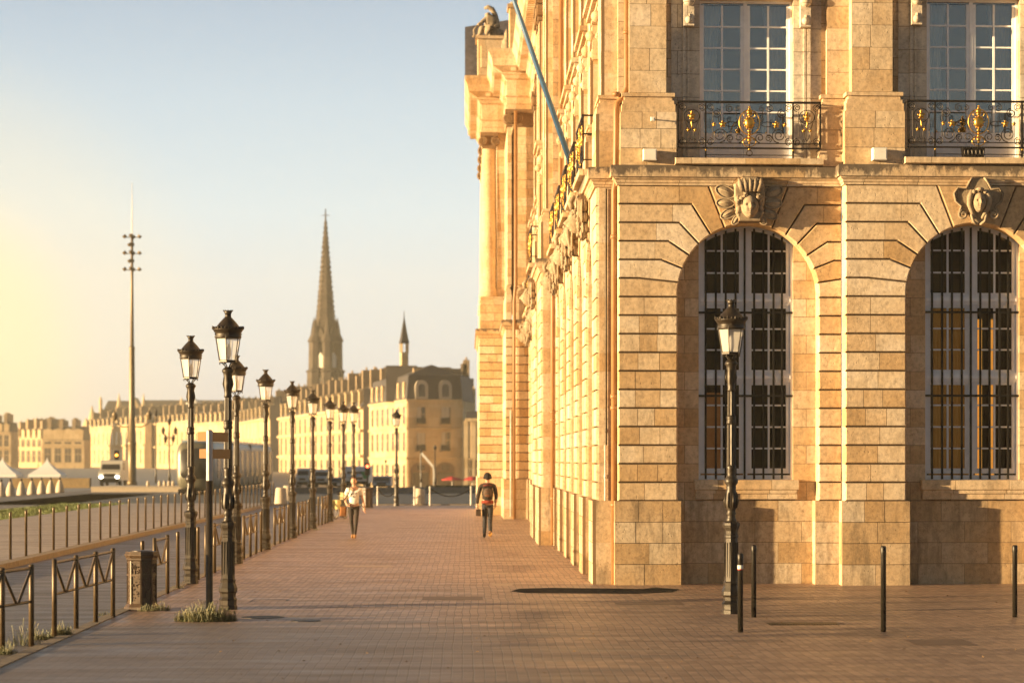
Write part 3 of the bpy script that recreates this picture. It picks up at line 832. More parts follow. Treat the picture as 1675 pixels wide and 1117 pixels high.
# far stretch of the side facade, mostly seen above the middle pavilion
for k in range(5):
    yc = 71.9+3.8*k
    link('rusticated_wall', mesh_wS, palace, (SX, yc, 0), SROT); [link('plinth', q_, palace, (SX, yc, 0), SROT) for q_ in mesh_pS]
    link('upper_wall', m_uw, palace, (SX+.02, yc, 0), SROT); link('pilaster', m_pds, palace, (SX, yc, 0), SROT); link('capital', m_cap, palace, (SX, yc, 0), SROT)
    fit_bay(SX, yc, SROT, m_mb if k % 2 else m_ma)
# --- far corner pavilion
def rust_pier(mb, u0, u1, v0=0, v1=.5, zb=ZP, n=NC, cl=GC, cr_=GC):
    for k in range(n): course(mb, u0, u1, zb+CH*k, zb+CH*(k+1), v0, v1, cl, cr_)
    for k in range(4): course(mb, u0-.06, u1+.06, ZP/4*k, ZP/4*(k+1), v0-.06, v1, .006, .006, gc=.005)
f = MB()
rust_pier(f, 1.78, 2.9, 89.0, 89.8); rust_pier(f, RX, 1.68, 89.0, 96.0); rust_pier(f, RX2, RX+.1, 95.2, 108, )
f.build('rusticated_wall', M['stone'], palace)
f = MB(); cp = MB()
for a, b, y, y1 in ((1.86, 2.9, 89.1, 90), (RX+.08, 1.64, 89.1, 96)):
    cp = MB()
    pedestal(f, a-.06, b, y-.1, y1); pilaster(f, a, b, y, y1); ionic(cp, a, b, y); cp.build('capital', M['capital'], palace)
pedestal(f, RX2+.04, RX+.1, 95.25, 108)
f.box(1.18, 3.2, 95.55, 107.6, 8.6, 15.2); f.box(RX+.28, 3.2, 89.8, 96, 8.6, 15.2)
f.build('upper_wall', M['stone_wall'], palace)
def column(mb, x, y, r0=.31):
    mb.lathe([(r0*1.25, 8.55), (r0*1.3, 8.65), (r0*1.15, 8.75), (r0*1.2, 8.85), (r0, 8.95), (r0, 11), (r0*.88, 14.45), (r0*.98, 14.5), (r0*.95, 14.6)], 24, (x, y, 0))
for yy in (95.75, 98.6, 101.6, 104.6, 107.3):
    f = MB(); f.smooth = True; column(f, .86, yy); f.build('column', M['stone'], palace)
    cp = MB(); ionic(cp, .60, 1.14, yy-.30); cp.build('capital', M['capital'], palace)
# --- horizontal mouldings following the whole plan
path = [(16, Y2), (XB, Y2), (XB, Y0), (XA, Y0), (XA, SY0), (SX, SY0), (SX, 61.8), (QX, 61.8), (QX, 70.0), (SX, 70.0), (SX, 89.0), (RX, 89.0), (RX, 95.2), (RX2, 95.2), (RX2, 108)]
z = zc(17)
mo = MB()
mo.sweep(path, [(-.3, z-.0), (.03, z), (.03, z+.035), (.05, z+.05), (.05, z+.085), (.09, z+.115), (.09, z+.14), (-.3, z+.14)])
mo.build('string_moulding', M['stone_trim'], palace)
mo = MB(); mo.sweep(path, [(-.45, z+.14), (.135, z+.14), (.135, z+.33), (.10, z+.345), (-.45, z+.352)])
mo.build('cornice_slab', M['stone_crust'], palace)
path2 = [(16, Y2+.1), (XB+.12, Y2+.1), (XB+.12, Y0+.1), (XA+.15, Y0+.1), (XA+.15, SY0+.12), (SX+.1, SY0+.12), (SX+.1, 61.92), (QX+.12, 61.92), (QX+.12, 69.9), (SX+.1, 69.9), (SX+.1, 89.1), (RX+.08, 89.1), (RX+.08, 95.4), (RX2+.14, 95.4), (RX2+.14, 107.8)]
en = MB(); z = 15.05
en.sweep(path2, [(-.6, z), (.0, z), (.0, z+.22), (.03, z+.22), (.03, z+.45), (.09, z+.5), (.02, z+.55), (.02, z+1.1), (.10, z+1.15), (.14, z+1.25), (.20, z+1.3), (.20, z+1.36), (.55, z+1.55), (.58, z+1.8), (.70, z+2.05), (.70, z+2.15), (-.6, z+2.3)])
en.build('entablature', M['stone_trim'], palace)
# dentils
de = MB()
for a, b in zip(path2[4:-1], path2[5:]):
    a, b = Vector(a), Vector(b); d = (b-a); L = d.length; d.normalize(); nn = Vector((-d.y, d.x))
    k = int(L/.34)
    for i in range(k):
        p_ = a + d*(i+.5)*L/k
        de.M = Matrix.Translation((p_.x, p_.y, 0)) @ Matrix.Rotation(math.atan2(d.y, d.x), 4, 'Z')
        de.box(-.09, .09, .2, .47, z+1.37, z+1.52, .4)
de.build('dentil_course', M['stone_trim'], palace, fix=True)
# roof of the palace: attic parapet and slate
ro = MB()
ro.box(SX+.3, 12, 43.2, 94, 15.3, 17.3)
ro.build('attic', M['stone_wall'], palace)
ro = MB()
yb = 95.0
xl = PX(758, 97)+.06; 
ro.add([(xl,97,17.32),(3.4,97,17.32),(3.4,108,17.32),(xl,108,17.32),(xl+.0,97.6,19.6),(3.4,97.6,20.2),(3.4,107,20.2),(xl,107,19.6)], [(0,1,5,4),(1,2,6,5),(2,3,7,6),(3,0,4,7),(4,5,6,7)])
ro.add([(3.0,44.5,17.3),(12,44.5,17.3),(12,92,17.3),(3.0,92,17.3),(5.5,47,20.5),(12,47,20.5),(12,90,20.5),(5.5,90,20.5)], [(0,1,5,4),(1,2,6,5),(2,3,7,6),(3,0,4,7),(4,5,6,7)])
ro.box(1.0, 1.05, 97.1, 97.15, 17.3, 17.4)
ro.build('slate_roof', M['slate'], palace)
pa = MB()
a, b = PX(781, 95.4), PX(825, 95.4)
pa.block([(a,17.3),(b,17.3),(b,18.75),(a,18.75)], .03, 95.4, 96.8, tone=.3)
pa.block([(a+.12,17.6),(b-.12,17.6),(b-.12,18.5),(a+.12,18.5)], .03, 95.36, 95.5, tone=.5)
pa.box(a-.08, b+.08, 95.32, 96.9, 18.75, 18.87, .4)
pa.build('parapet_pedestal', M['stone_trim'], palace); pa = MB()
a2, b2 = PX(833, 89.6), PX(852, 89.6)
pa.block([(a2,17.3),(b2,17.3),(b2,18.9),(a2,18.9)], .03, 89.6, 90.6, tone=.4); pa.box(a2-.07, b2+.07, 89.55, 90.7, 18.9, 19.05, .4)
pa.build('parapet_pedestal', M['stone_trim'], palace)
# urns
for (x, y, z0, s_) in ((PX(829, 93), 93, 17.4, .75), (PX(843, 89.6), 90, 19.05, 1.0), (QX+.6, 62.6, 17.4, 1.0), (QX+.6, 69.2, 17.4, 1.0)):
    ur = MB(); ur.smooth = True; ur.lathe([(r0*s_, z1*s_) for r0, z1 in ((.2,0),(.2,.1),(.08,.2),(.1,.3),(.25,.55),(.3,.9),(.22,1.05),(.27,1.1),(.2,1.2),(.1,1.35),(.13,1.5),(.03,1.75))], 14, (x, y, z0)); ur.build('roof_urn', M['stone_carved'], palace)
# downpipes
def pipe(name, pts, r, mat, joints=()):
    m = MB(); m.smooth = True; m.tube(pts, r, 10)
    for (x, y, z) in joints: m.lathe([(r*1.3, -.035), (r*1.3, .035)], 10, (x, y, z))
    return m.build(name, mat, palace)
zq = zy(166)
pipe('downpipe', [(XA-.055, SY0-.07, 0), (XA-.055, SY0-.07, 6.9), (XA-.03, SY0-.16, 7.05), (XA-.03, SY0-.16, 7.35), (XA-.02, SY0-.10, 8.0), (XA-.02, SY0-.10, zq-.12), (XA+.0, SY0-.08, zq), (XA+.12, SY0-.02, zq+.12), (XA+.17, SY0, zq+.3), (XA+.17, SY0, 15)], .052, M['pipe'],
     [(XA-.055, SY0-.07, z_) for z_ in (1.4, 3.1, 3.3, 6.1)] + [(XA-.02, SY0-.10, 8.6), (XA+.17, SY0, 9.7)])
x1 = PX(990, SY0-.03)
pipe('conduit', [(x1, SY0-.03, .05), (x1, SY0-.03, 2.45)], .017, M['pipe_grey'], [(x1, SY0-.03, z_) for z_ in (.6, 1.3, 1.9)])
pipe('cable', [(x1+.02, SY0-.02, 2.45), (x1+.02, SY0-.02, 6.95)], .012, M['iron'], [(x1+.02, SY0-.02, 2.6+.1)])
x2 = SX-.10
pipe('downpipe', [(QX+.30, 61.68, 0), (QX+.30, 61.68, 6.9), (QX+.42, 61.72, 8.8), (QX+.50, 61.75, 9.1), (QX+.52, 61.78, 15)], .055, M['pipe'], [(QX+.30, 61.68, z_) for z_ in (1.2, 3.2, 3.4)])
pipe('downpipe', [(1.725, 88.9, 0), (1.725, 88.9, 8.0), (1.78, 88.95, 8.6), (1.78, 88.95, 15)], .06, M['pipe'])
pipe('conduit', [(1.60, 88.87, 0.1), (1.60, 88.87, 4)], .03, M['pipe_grey'])
# ------------------------------------------------------------ ground
def sstep(a, b, x):
    t = min(1, max(0, (x-a)/(b-a))); return t*t*(3-2*t)
def gz(x, y):
    return -2.0*sstep(-30, -12, x)*min(1, max(0, (y-185)/105))
def paving_mat(name, c1, c2, w, h, mort, rough=0.55, bscale=0.004, stain=0.5, rot=0.0, mcol=(0.05,0.038,0.03), blob=None):
    m, t, b = newmat(name)
    pos = wpos(t)
    mp = N(t, 'ShaderNodeMapping'); mp.inputs['Rotation'].default_value = (0,0,rot); t.links.new(pos, mp.inputs['Vector'])
    wob = N(t, 'ShaderNodeVectorMath', operation='ADD')
    nn = N(t, 'ShaderNodeTexNoise'); nn.inputs['Scale'].default_value = 0.6; t.links.new(pos, nn.inputs['Vector'])
    sc = N(t, 'ShaderNodeVectorMath', operation='SCALE'); sc.inputs['Scale'].default_value = 0.10
    t.links.new(nn.outputs['Color'], sc.inputs[0]); t.links.new(mp.outputs[0], wob.inputs[0]); t.links.new(sc.outputs[0], wob.inputs[1])
    br = N(t, 'ShaderNodeTexBrick'); br.inputs['Scale'].default_value = 1
    br.inputs['Brick Width'].default_value = w; br.inputs['Row Height'].default_value = h
    br.inputs['Mortar Size'].default_value = mort; br.inputs['Mortar Smooth'].default_value = .4; br.inputs['Bias'].default_value = 0
    br.inputs['Color1'].default_value = (0,0,0,1); br.inputs['Color2'].default_value = (1,1,1,1); br.inputs['Mortar'].default_value = (.5,.5,.5,1)
    t.links.new(wob.outputs[0], br.inputs['Vector'])
    big = noise(t, pos, .35, 6, .65); mid = noise(t, mapping(t, pos, (.28, 1.5, 1)), 1.3, 6, .65); fine = noise(t, pos, 28, 3, .7)
    tv = mathn(t, 'ADD', mathn(t, 'MULTIPLY', br.outputs['Color'], .50), mathn(t, 'MULTIPLY', big, .60), True)
    col = ramp_node(t, [(0.15, c1), (0.75, c2)], tv).outputs[0]
    col = mixc(t, .5, col, ramp_node(t, [(0.3, (.6,.6,.6)), (.7, (1.1,1.1,1.1))], fine).outputs[0], 'MULTIPLY')
    sf = ramp_node(t, [(0.47, (0,0,0)), (0.62, (1,1,1))], mid).outputs[0]
    col = mixc(t, mathn(t, 'MULTIPLY', sf, stain), col, tuple(c*.38 for c in c1))
    col = mixc(t, mathn(t, 'MULTIPLY', br.outputs['Fac'], .72), col, mcol)
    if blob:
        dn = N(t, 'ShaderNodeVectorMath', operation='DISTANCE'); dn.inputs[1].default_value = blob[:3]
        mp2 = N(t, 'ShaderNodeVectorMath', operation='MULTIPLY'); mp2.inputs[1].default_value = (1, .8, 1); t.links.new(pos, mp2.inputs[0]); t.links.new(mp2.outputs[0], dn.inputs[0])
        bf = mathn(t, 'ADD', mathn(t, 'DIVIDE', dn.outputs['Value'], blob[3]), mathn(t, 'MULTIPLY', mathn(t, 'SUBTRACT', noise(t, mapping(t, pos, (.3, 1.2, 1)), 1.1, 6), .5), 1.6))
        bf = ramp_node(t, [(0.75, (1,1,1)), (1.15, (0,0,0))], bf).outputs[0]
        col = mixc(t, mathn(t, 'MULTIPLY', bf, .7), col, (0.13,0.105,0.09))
    # chewing gum and small spots
    vo = N(t, 'ShaderNodeTexVoronoi'); vo.inputs['Scale'].default_value = 1.9; t.links.new(pos, vo.inputs['Vector'])
    sp = ramp_node(t, [(0.035, (1,1,1)), (0.05, (0,0,0))], vo.outputs['Distance']).outputs[0]
    col = mixc(t, mathn(t, 'MULTIPLY', sp, .5), col, (0.35,0.30,0.25))
    t.links.new(col, b.inputs['Base Color'])
    rr = ramp_node(t, [(0.3, (rough-.12,)*3), (0.7, (rough+.14,)*3)], mid); t.links.new(rr.outputs[0], b.inputs['Roughness'])
    b.inputs['Specular IOR Level'].default_value = .55
    h = mathn(t, 'SUBTRACT', mathn(t, 'ADD', mathn(t, 'MULTIPLY', fine, .25), mathn(t, 'MULTIPLY', br.outputs['Color'], .35)), br.outputs['Fac'])
    h = mathn(t, 'ADD', h, mathn(t, 'MULTIPLY', mid, .8))
    bump(t, b, h, .8, bscale)
    return m
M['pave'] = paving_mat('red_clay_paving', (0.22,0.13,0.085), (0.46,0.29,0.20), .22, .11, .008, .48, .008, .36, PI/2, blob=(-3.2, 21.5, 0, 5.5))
M['setts'] = paving_mat('dark_sett_lane', (0.12,0.085,0.062), (0.22,0.165,0.125), .20, .10, .01, .5, .007, .5)
M['slab'] = paving_mat('pale_slab_pavement', (0.30,0.235,0.185), (0.42,0.345,0.28), .9, .45, .008, .6, .004, .3)
M['plaza'] = paving_mat('grey_plaza_slabs', (0.22,0.20,0.18), (0.33,0.30,0.27), 1.2, .6, .012, .6, .004, .3)
M['asphalt'] = simple('asphalt', (0.075,0.068,0.064), .7, 0, 9, .3, .004)
M['kerb'] = simple('pale_granite_kerb', (0.22,0.165,0.11), .8, 0, 8, .3, .006)
M['grass_base'] = simple('grassy_soil', (0.065,0.085,0.02), .9, 0, 5, .4, .02)
def sheet(name, x0, x1, y0, y1, dz, mat, nx=None, ny=None, kind='structure'):
    m = MB(); nx = nx or 8; ny = ny or 40
    xs = [x0+(x1-x0)*i/nx for i in range(nx+1)]; ys = [y0+(y1-y0)*j/ny for j in range(ny+1)]
    m.add([(x, y, gz(x, y)+dz) for y in ys for x in xs], [(j*(nx+1)+i, j*(nx+1)+i+1, (j+1)*(nx+1)+i+1, (j+1)*(nx+1)+i) for j in range(ny) for i in range(nx)])
    return tag(m.build(name, mat, fix=False), kind=kind)
def ground_mesh():
    m = MB()
    xs = [-415, -300, -200, -120, -80, -60, -45] + [-40+2*i for i in range(21)] + [10, 30, 60, 100, 155]
    ys = [-65, 0, 60, 120, 160] + [180+6*i for i in range(20)] + [320, 400, 520, 700, 1000, 1195]
    m.add([(x, y, gz(x, y)) for y in ys for x in xs], [(j*len(xs)+i, j*len(xs)+i+1, (j+1)*len(xs)+i+1, (j+1)*len(xs)+i) for j in range(len(ys)-1) for i in range(len(xs)-1)])
    return tag(m.build('ground', M['plaza'], fix=False), kind='structure')
ground_mesh()
sheet('promenade_pavement', -4.98, 34, 2, 116, .008, M['pave'])
sheet('side_road', -9.22, -4.98, 2, 118, .004, M['setts'])
sheet('road', -24, 40, 118.2, 156, .006, M['asphalt'])
sheet('tramway_road', -27, -19.7, 40, 240, .006, paving_mat('brown_track_paving', (0.17,0.125,0.085), (0.24,0.185,0.13), .5, .25, .01, .6, .004, .3))
k = MB(); k.box(-9.52, -9.22, 2, 116, -.02, .12); tag(k.build('kerb', M['kerb']), kind='structure')
k = MB(); k.box(-16, -9.52, 2, 116, -.02, .115); tag(k.build('far_pavement', M['slab']), kind='structure')
k = MB(); k.box(-5.06, -4.90, 2, 116, -.02, .022); tag(k.build('kerb_edging', M['kerb']), kind='structure')
k = MB(); k.box(-9.2, 8, 115.95, 116.25, -.02, .06); tag(k.build('pavement_end_kerb', M['kerb']), kind='structure')
sheet('grass_ground', -19.6, -16.02, 40, 118, .03, M['grass_base'])
# cast shadow painted as a near-black ground patch at the palace corner
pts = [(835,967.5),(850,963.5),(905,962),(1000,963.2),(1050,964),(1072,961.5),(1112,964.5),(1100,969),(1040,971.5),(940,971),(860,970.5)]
m = MB(); m.add([tuple(G(*p)+Vector((0,0,.013))) for p in pts], [tuple(range(len(pts)))]); tag(m.build('pavement_or_shadow_patch', simple('painted_shadow_patch', (0.010,0.008,0.008), .95, 0, 10, .2, 0.0, .08), fix=False), kind='structure')
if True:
    bm = bmesh.new(); ob = bpy.data.objects['pavement_or_shadow_patch']; bm.from_mesh(ob.data)
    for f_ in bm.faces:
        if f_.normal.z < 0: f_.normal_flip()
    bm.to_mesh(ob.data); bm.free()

# grass and weeds
def leafmat(name, a, b_):
    m, t, b = newmat(name)
    f = noise(t, wpos(t), 14, 2); t.links.new(ramp_node(t, [(.3, a), (.7, b_)], f).outputs[0], b.inputs['Base Color'])
    b.inputs['Roughness'].default_value = .6
    try: b.inputs['Transmission Weight'].default_value = 0
    except Exception: pass
    return m
M['grass'] = leafmat('grass_blades', (0.05,0.085,0.015), (0.13,0.15,0.03))
M['weed'] = leafmat('dry_weed_blades', (0.035,0.055,0.012), (0.15,0.12,0.04))
def blades(mb, n, area, h, w, rr, lean=.5):
    for _ in range(n):
        x, y, sc = area(rr); a = rr.uniform(0, 2*PI); hh = h*rr.uniform(.4, 1)*sc; l = hh*lean*rr.uniform(.2, 1)
        dx, dy = math.cos(a), math.sin(a); px_, py_ = -dy*w/2, dx*w/2
        z = gz(x, y) if y > 150 else 0
        p = [(x-px_, y-py_, z), (x+px_, y+py_, z), (x+dx*l*.35+px_*.7, y+dy*l*.35+py_*.7, z+hh*.6), (x+dx*l*.35-px_*.7, y+dy*l*.35-py_*.7, z+hh*.6), (x+dx*l, y+dy*l, z+hh)]
        mb.add(p, [(0,1,2,3), (3,2,4)])
rr = random.Random(11)
m = MB(); blades(m, 16000, lambda r: (r.uniform(-19.6,-16.05), r.uniform(66,118), 1), .16, .035, rr)
tag(m.build('grass', M['grass'], fix=False), 'short green grass on the verge left of the slender bollards', None, kind='stuff')
def weeds(name, label, cx, cy, rx, ry, h, n, seed, group='weeds growing from the pavement joints'):
    rr = random.Random(seed); m = MB()
    def area(r):
        a = r.uniform(0, 2*PI); q = math.sqrt(r.random()); x, y = q*math.cos(a), q*math.sin(a)
        return (x*rx, y*ry, 1.15-.75*q)
    blades(m, n, area, h, .006, rr, 1.15)
    for _ in range(n//10):
        x, y, sc = area(rr); hh = h*1.15*sc; a = rr.uniform(0, 2*PI); l = .25*hh
        m.tube([(x,y,0), (x+l*.4*math.cos(a), y+l*.4*math.sin(a), hh*.6), (x+l*math.cos(a), y+l*math.sin(a), hh)], [.0025,.002,.004], 3)
    o = m.build(name, M['weed'], None, (cx, cy, .006), fix=False)
    return tag(o, label, 'weeds', group)
g = G(337, 1016); weeds('weed_clump', 'large grassy weed clump round the foot of the signpost', g.x, g.y, .43, .30, .24, 1700, 1)
for px, py, l, h, n, sd in ((222, 997, 'small yellowish weed tuft at the left foot of the litter bin', .12, 140, 2), (240, 1000, 'small weed tuft in front of the litter bin', .10, 120, 3), (262, 999, 'dark green weed tuft at the right foot of the litter bin', .14, 160, 4),
    (100, 1040, 'leafy weed clump at the foot of the first barrier post of the four-post barrier', .17, 420, 5), (70, 1046, 'broad low weed mat between the two nearest barriers', .11, 420, 6), (40, 1056, 'tall upright weed by the last post of the nearest barrier', .30, 120, 7), (8, 1070, 'weed clump at the bottom left corner of the pavement', .13, 260, 8),
    (171, 1007, 'small weed tuft before the last post of the four-post barrier', .08, 70, 9), (291, 963, 'tiny weed tuft at the foot of the bollard behind the bin', .06, 60, 10), (518, 867, 'tiny green weed beside the fourth street lamp base', .08, 60, 12)):
    g = G(px, py); weeds('weed_clump', l, g.x, g.y, .14 if h < .2 else .2, .12, h, n, sd)

# ------------------------------------------------------------ street lamps
def make_lamp(label, rz, loc):
    t = thing('street_lamp', label, 'street lamp', loc, rz, 'ornate cast iron street lamps')
    m = MB(); Q = PI/4; oc = PI/8
    m.lathe([(.135,0),(.135,.06),(.125,.07),(.125,.14),(.135,.15),(.11,.19),(.115,.24),(.135,.27),(.135,.32),(.105,.40),(.112,.44),(.10,.46)], 8, rot=oc)
    m.lathe([(.098,.46),(.090,1.06),(.098,1.07),(.098,1.10),(.090,1.11),(.094,1.16),(.104,1.19),(.112,1.20),(.122,1.24),(.122,1.27),(.10,1.29)], 8, rot=oc)
    for k in range(8):      # raised panel edges
        a = oc*2*k; m.M = Matrix.Rotation(a, 4, 'Z')
        m.box(.084, .096, -.022, -.017, .52, 1.0); m.box(.084, .096, .017, .022, .52, 1.0); m.box(.084, .096, -.022, .022, .995, 1.005); m.box(.084, .096, -.022, .022, .515, .525)
    m.M = Matrix.Identity(4)
    m.build('pedestal', M['castiron'], t)
    m = MB(); m.smooth = True
    m.lathe([(.06,1.28),(.078,1.30),(.06,1.34),(.055,1.38),(.07,1.40),(.058,1.43),(.06,1.45),(.085,1.50),(.092,1.56),(.08,1.66),(.066,1.74),(.07,1.77),(.066,1.79),(.095,1.83),(.097,1.87),(.07,1.91),(.056,1.94),(.066,1.97),(.06,2.02),(.07,2.05),(.056,2.08)], 16)
    for k in range(8):      # leaves on the vase
        a = 2*PI*k/8; m.tube([(.08*math.cos(a), .08*math.sin(a), 1.48), (.098*math.cos(a), .098*math.sin(a), 1.58), (.082*math.cos(a), .082*math.sin(a), 1.70)], [.01,.014,.004], 5)
    m.smooth = False
    fl = []
    for z0, z1, q0, q1 in ((2.06, 2.66, .062, .056), (2.76, 3.12, .054, .049)):
        seg = 24
        for zz, q in ((z0, q0), (z1, q1)): pass
        pts = []
        for zz, q in ((z0, q0), (z1, q1)):
            for j in range(seg): 
                a = 2*PI*j/seg; qq = q*(1 if j % 2 else .86); pts.append((qq*math.cos(a), qq*math.sin(a), zz))
        m.add(pts, [(j, (j+1) % seg, seg+(j+1) % seg, seg+j) for j in range(seg)])
    m.smooth = True
    m.lathe([(.056,2.64),(.068,2.65),(.068,2.68),(.058,2.70),(.066,2.72),(.066,2.75),(.054,2.77)], 16)
    m.lathe([(.049,3.10),(.06,3.12),(.05,3.15),(.058,3.2),(.066,3.3),(.060,3.40),(.068,3.43),(.068,3.45),(.088,3.48),(.090,3.50),(.066,3.53),(.03,3.55)], 16)
    for k in range(6):
        a = 2*PI*k/6; m.tube([(.05*math.cos(a), .05*math.sin(a), 3.2), (.075*math.cos(a), .075*math.sin(a), 3.3), (.062*math.cos(a), .062*math.sin(a), 3.4)], [.008,.012,.006], 5)
    m.build('post', M['castiron'], t)
    m = MB(); m.smooth = True
    for k in range(4):
        a = PI/4+k*PI/2; c, s_ = math.cos(a), math.sin(a)
        m.tube([(.03*c,.03*s_,3.50),(.045*c,.045*s_,3.56),(.085*c,.085*s_,3.60),(.12*c,.12*s_,3.62),(.135*c,.135*s_,3.60),(.125*c,.125*s_,3.585)], .009, 5)
    m.smooth = False
    m.build('scroll_bracket', M['castiron'], t)
    la = MB()
    la.lathe([(.128,3.615),(.138,3.62),(.138,3.64),(.128,3.65)], 6); la.lathe([(.185,3.96),(.195,3.97),(.195,4.0),(.185,4.0)], 6)
    for k in range(6):
        a = 2*PI*k/6; la.bar((.133*math.cos(a), .133*math.sin(a), 3.64), (.188*math.cos(a), .188*math.sin(a), 3.97), .011)
    lo = la.build('lantern', M['castiron'], t)
    gm = MB(); gm.lathe([(.128,3.645),(.182,3.965)], 6, caps=False); gm.build('glass', M['lglass'], lo)
    gm = MB(); gm.smooth = True; gm.lathe([(.02,3.66),(.045,3.72),(.045,3.82),(.02,3.88)], 10); gm.build('bulb', M['white_box'], lo)
    rf = MB(); rf.smooth = True
    rf.lathe([(.19,3.97),(.20,3.985),(.19,4.0),(.19,4.05),(.205,4.06),(.21,4.08),(.225,4.09),(.225,4.105),(.19,4.11),(.12,4.20),(.06,4.265),(.05,4.27),(.045,4.30),(.05,4.31),(.03,4.315)], 24)
    rf.lathe([(.03,4.30),(.045,4.32),(.07,4.37),(.062,4.372),(.03,4.33)], 12)
    for k in range(24):
        a = 2*PI*k/24
        if k % 4 == 0:
            rf.tube([(.215*math.cos(a), .215*math.sin(a), 4.10), (.245*math.cos(a), .245*math.sin(a), 4.145)], [.012,.004], 4)
        rf.ball((.213*math.cos(a), .213*math.sin(a), 4.118), .018 if k % 4 != 2 else .028, 6, 5)
    for k in range(10):
        a = 2*PI*k/10; rf.ball((.068*math.cos(a), .068*math.sin(a), 4.372), .011, 5, 4)
        if k % 2: rf.box(.2*math.cos(a)-.004, .2*math.cos(a)+.004, .2*math.sin(a)-.004, .2*math.sin(a)+.004, 4.01, 4.04)
    rf.build('lantern_roof', M['castiron'], t)
    return t
def at(px, py, z=0): return G(px, py, z)
lamp0 = make_lamp('frontmost street lamp of the left group, tall beside the finger signpost', R(30-4), at(373, 997))
row = [(312, 955, 'street lamp leftmost of the row, just behind the litter bin'), (387, 922, 'street lamp half hidden behind the frontmost lamp'),
       (434.5, 899, 'street lamp directly right of the tram, three from the left of the row'), (478, 880, 'street lamp whose foot stands between two W-braced barriers, fourth of the receding row'),
       (511.5, 865, 'fifth street lamp of the receding row, beside a tiny weed'), (539.5, 853, 'sixth street lamp of the receding row, left of the walking boy'),
       (561.5, 846, 'seventh street lamp of the receding row, right behind the bicycle'), (578.5, 841, 'farthest street lamp of the receding row, behind the walking boy')]
lamps = [lamp0]
for i, (px, py, l) in enumerate(row):
    lamps.append(copy_tree(lamp0, None, at(px, py), R(26+(i*37) % 11), l))
lamps.append(copy_tree(lamp0, None, at(648.5, 827.3), R(5), 'lone dark street lamp by the chain posts at the end of the promenade'))
lamps.append(copy_tree(lamp0, None, at(1196, 1004), R(12), 'black street lamp standing before the barred arched window'))
for l, s_ in zip(lamps, (1.0,1,1,1,1,1,1,1,1.02,1.04,1.02)): l.scale = (s_,)*3

# ------------------------------------------------------------ barriers and bollards
M['post'] = simple('brown_painted_steel', (0.085,0.055,0.026), .42, .35, 8, .2)
M['post_d'] = simple('dark_painted_steel', (0.020,0.016,0.012), .42, .4, 8, .2)
def make_barrier(posts, label, h=.97, first=True):
    """posts: world ground points, nearest last"""
    o = Vector(posts[-1]); t = thing('pedestrian_barrier', label, 'barrier', tuple(o), 0, 'W-braced steel barriers along the promenade')
    L = [Vector(p)-o for p in posts]
    for p in L:
        m = MB(); m.smooth = True; m.lathe([(.032,0),(.032,h-.01),(.02,h)], 12, tuple(p)); m.build('post', M['post'], t)
    for a, b in zip(L[:-1], L[1:]):
        m = MB()
        up = Vector((0,0,h-.05)); lo = Vector((0,0,h*.545))
        m.bar(a+up, b+up, .028); m.build('top_rail', M['post'], t)
        m = MB(); m.bar(a+lo, b+lo, .024); m.build('lower_rail', M['post'], t)
        mid = (a+b)/2+lo
        for e, q in ((a, 1), (b, -1)):
            m = MB(); m.bar(e+up*.97+(b-a)*q*.04, mid-(b-a)*q*.03, .030); m.build('brace', M['post'], t)
    return t
make_barrier([at(51.4,1057), at(3.8,1067), at(-40,1077)], 'nearest steel barrier, cut off by the left edge')
make_barrier([at(184.8,1010), at(156.7,1019.5), at(124.6,1030), at(89,1041.5)], 'four-post steel barrier with W braces left of the litter bin')
make_barrier([at(274,971), at(252.8,980)], 'two-post steel barrier right behind the litter bin')
make_barrier([at(366,931), at(351,936.6), at(337,943)], 'steel barrier hidden behind the frontmost lamp and signpost')
make_barrier([at(419,906.3), at(409.6,910.6), at(398.8,915)], 'three-post steel barrier just left of the third lamp of the row')
make_barrier([at(465,886), at(458,888.6), at(449.2,891.8)], 'three-post steel barrier just left of the fourth lamp of the row')
make_barrier([at(499.6,870.3), at(494.2,872.7), at(488,875.4)], 'three-post steel barrier just left of the fifth lamp of the row')
make_barrier([at(536,855.5), at(531.9,856.9), at(526.8,858.5)], 'small far steel barrier beside the sixth lamp of the row')
def make_bollard(loc, label, h, r=.03, mat='post', group='slender steel bollards', band=None, name='bollard'):
    m = MB(); m.smooth = True
    m.lathe([(r,0),(r,h*.9),(r*1.06,h*.905),(r*1.06,h*.985),(r*.8,h)], 14)
    o = m.build(name, M[mat], None, tuple(loc)); tag(o, label, 'bollard', group)
    if band:
        m = MB(); m.smooth = True; m.lathe([(r*1.03,-.03),(r*1.03,.03)], 14, (0,0,h*.82)); m.build('reflective_band', M['white_box'], o)
        m = MB(); m.smooth = True; m.lathe([(r*1.045,-.03),(r*1.045,-.018)], 14, (0,0,h*.82)); m.build('red_stripe', simple('red_stripe_paint', (.5,.03,.02), .5), o)
    return o
for px, py, l in ((233, 989, 'single bollard rising right behind the litter bin'), (290.9, 962.4, 'single bollard right of the two-post barrier'), (324, 948.4, 'single bollard between the leftmost lamp and the signpost'),
                  (427, 902.3, 'single bollard touching the third lamp of the row'), (471.8, 882.8, 'single bollard touching the fourth lamp of the row'), (505, 867.4, 'single bollard touching the fifth lamp of the row'), (521, 859.5, 'single bollard right of the fifth lamp of the row')):
    make_bollard(at(px, py), l, .97, group='single bollards along the promenade edge')
bx = [17.5,39.6,61,81.5,100.8,118,135.4,151.5,166.8,180.5,194.3,207.9,220.7,232.7,244.5,255.5,266,276.3,286.4,296]
by = [914.8,909.5,904.8,900,896,892,888,884.7,881.4,878,875,872,869.6,867,864.6,862,860,858,856.4,854.4]
pA = at(17.5, 914.8, .115); step = 1.715
proto = None
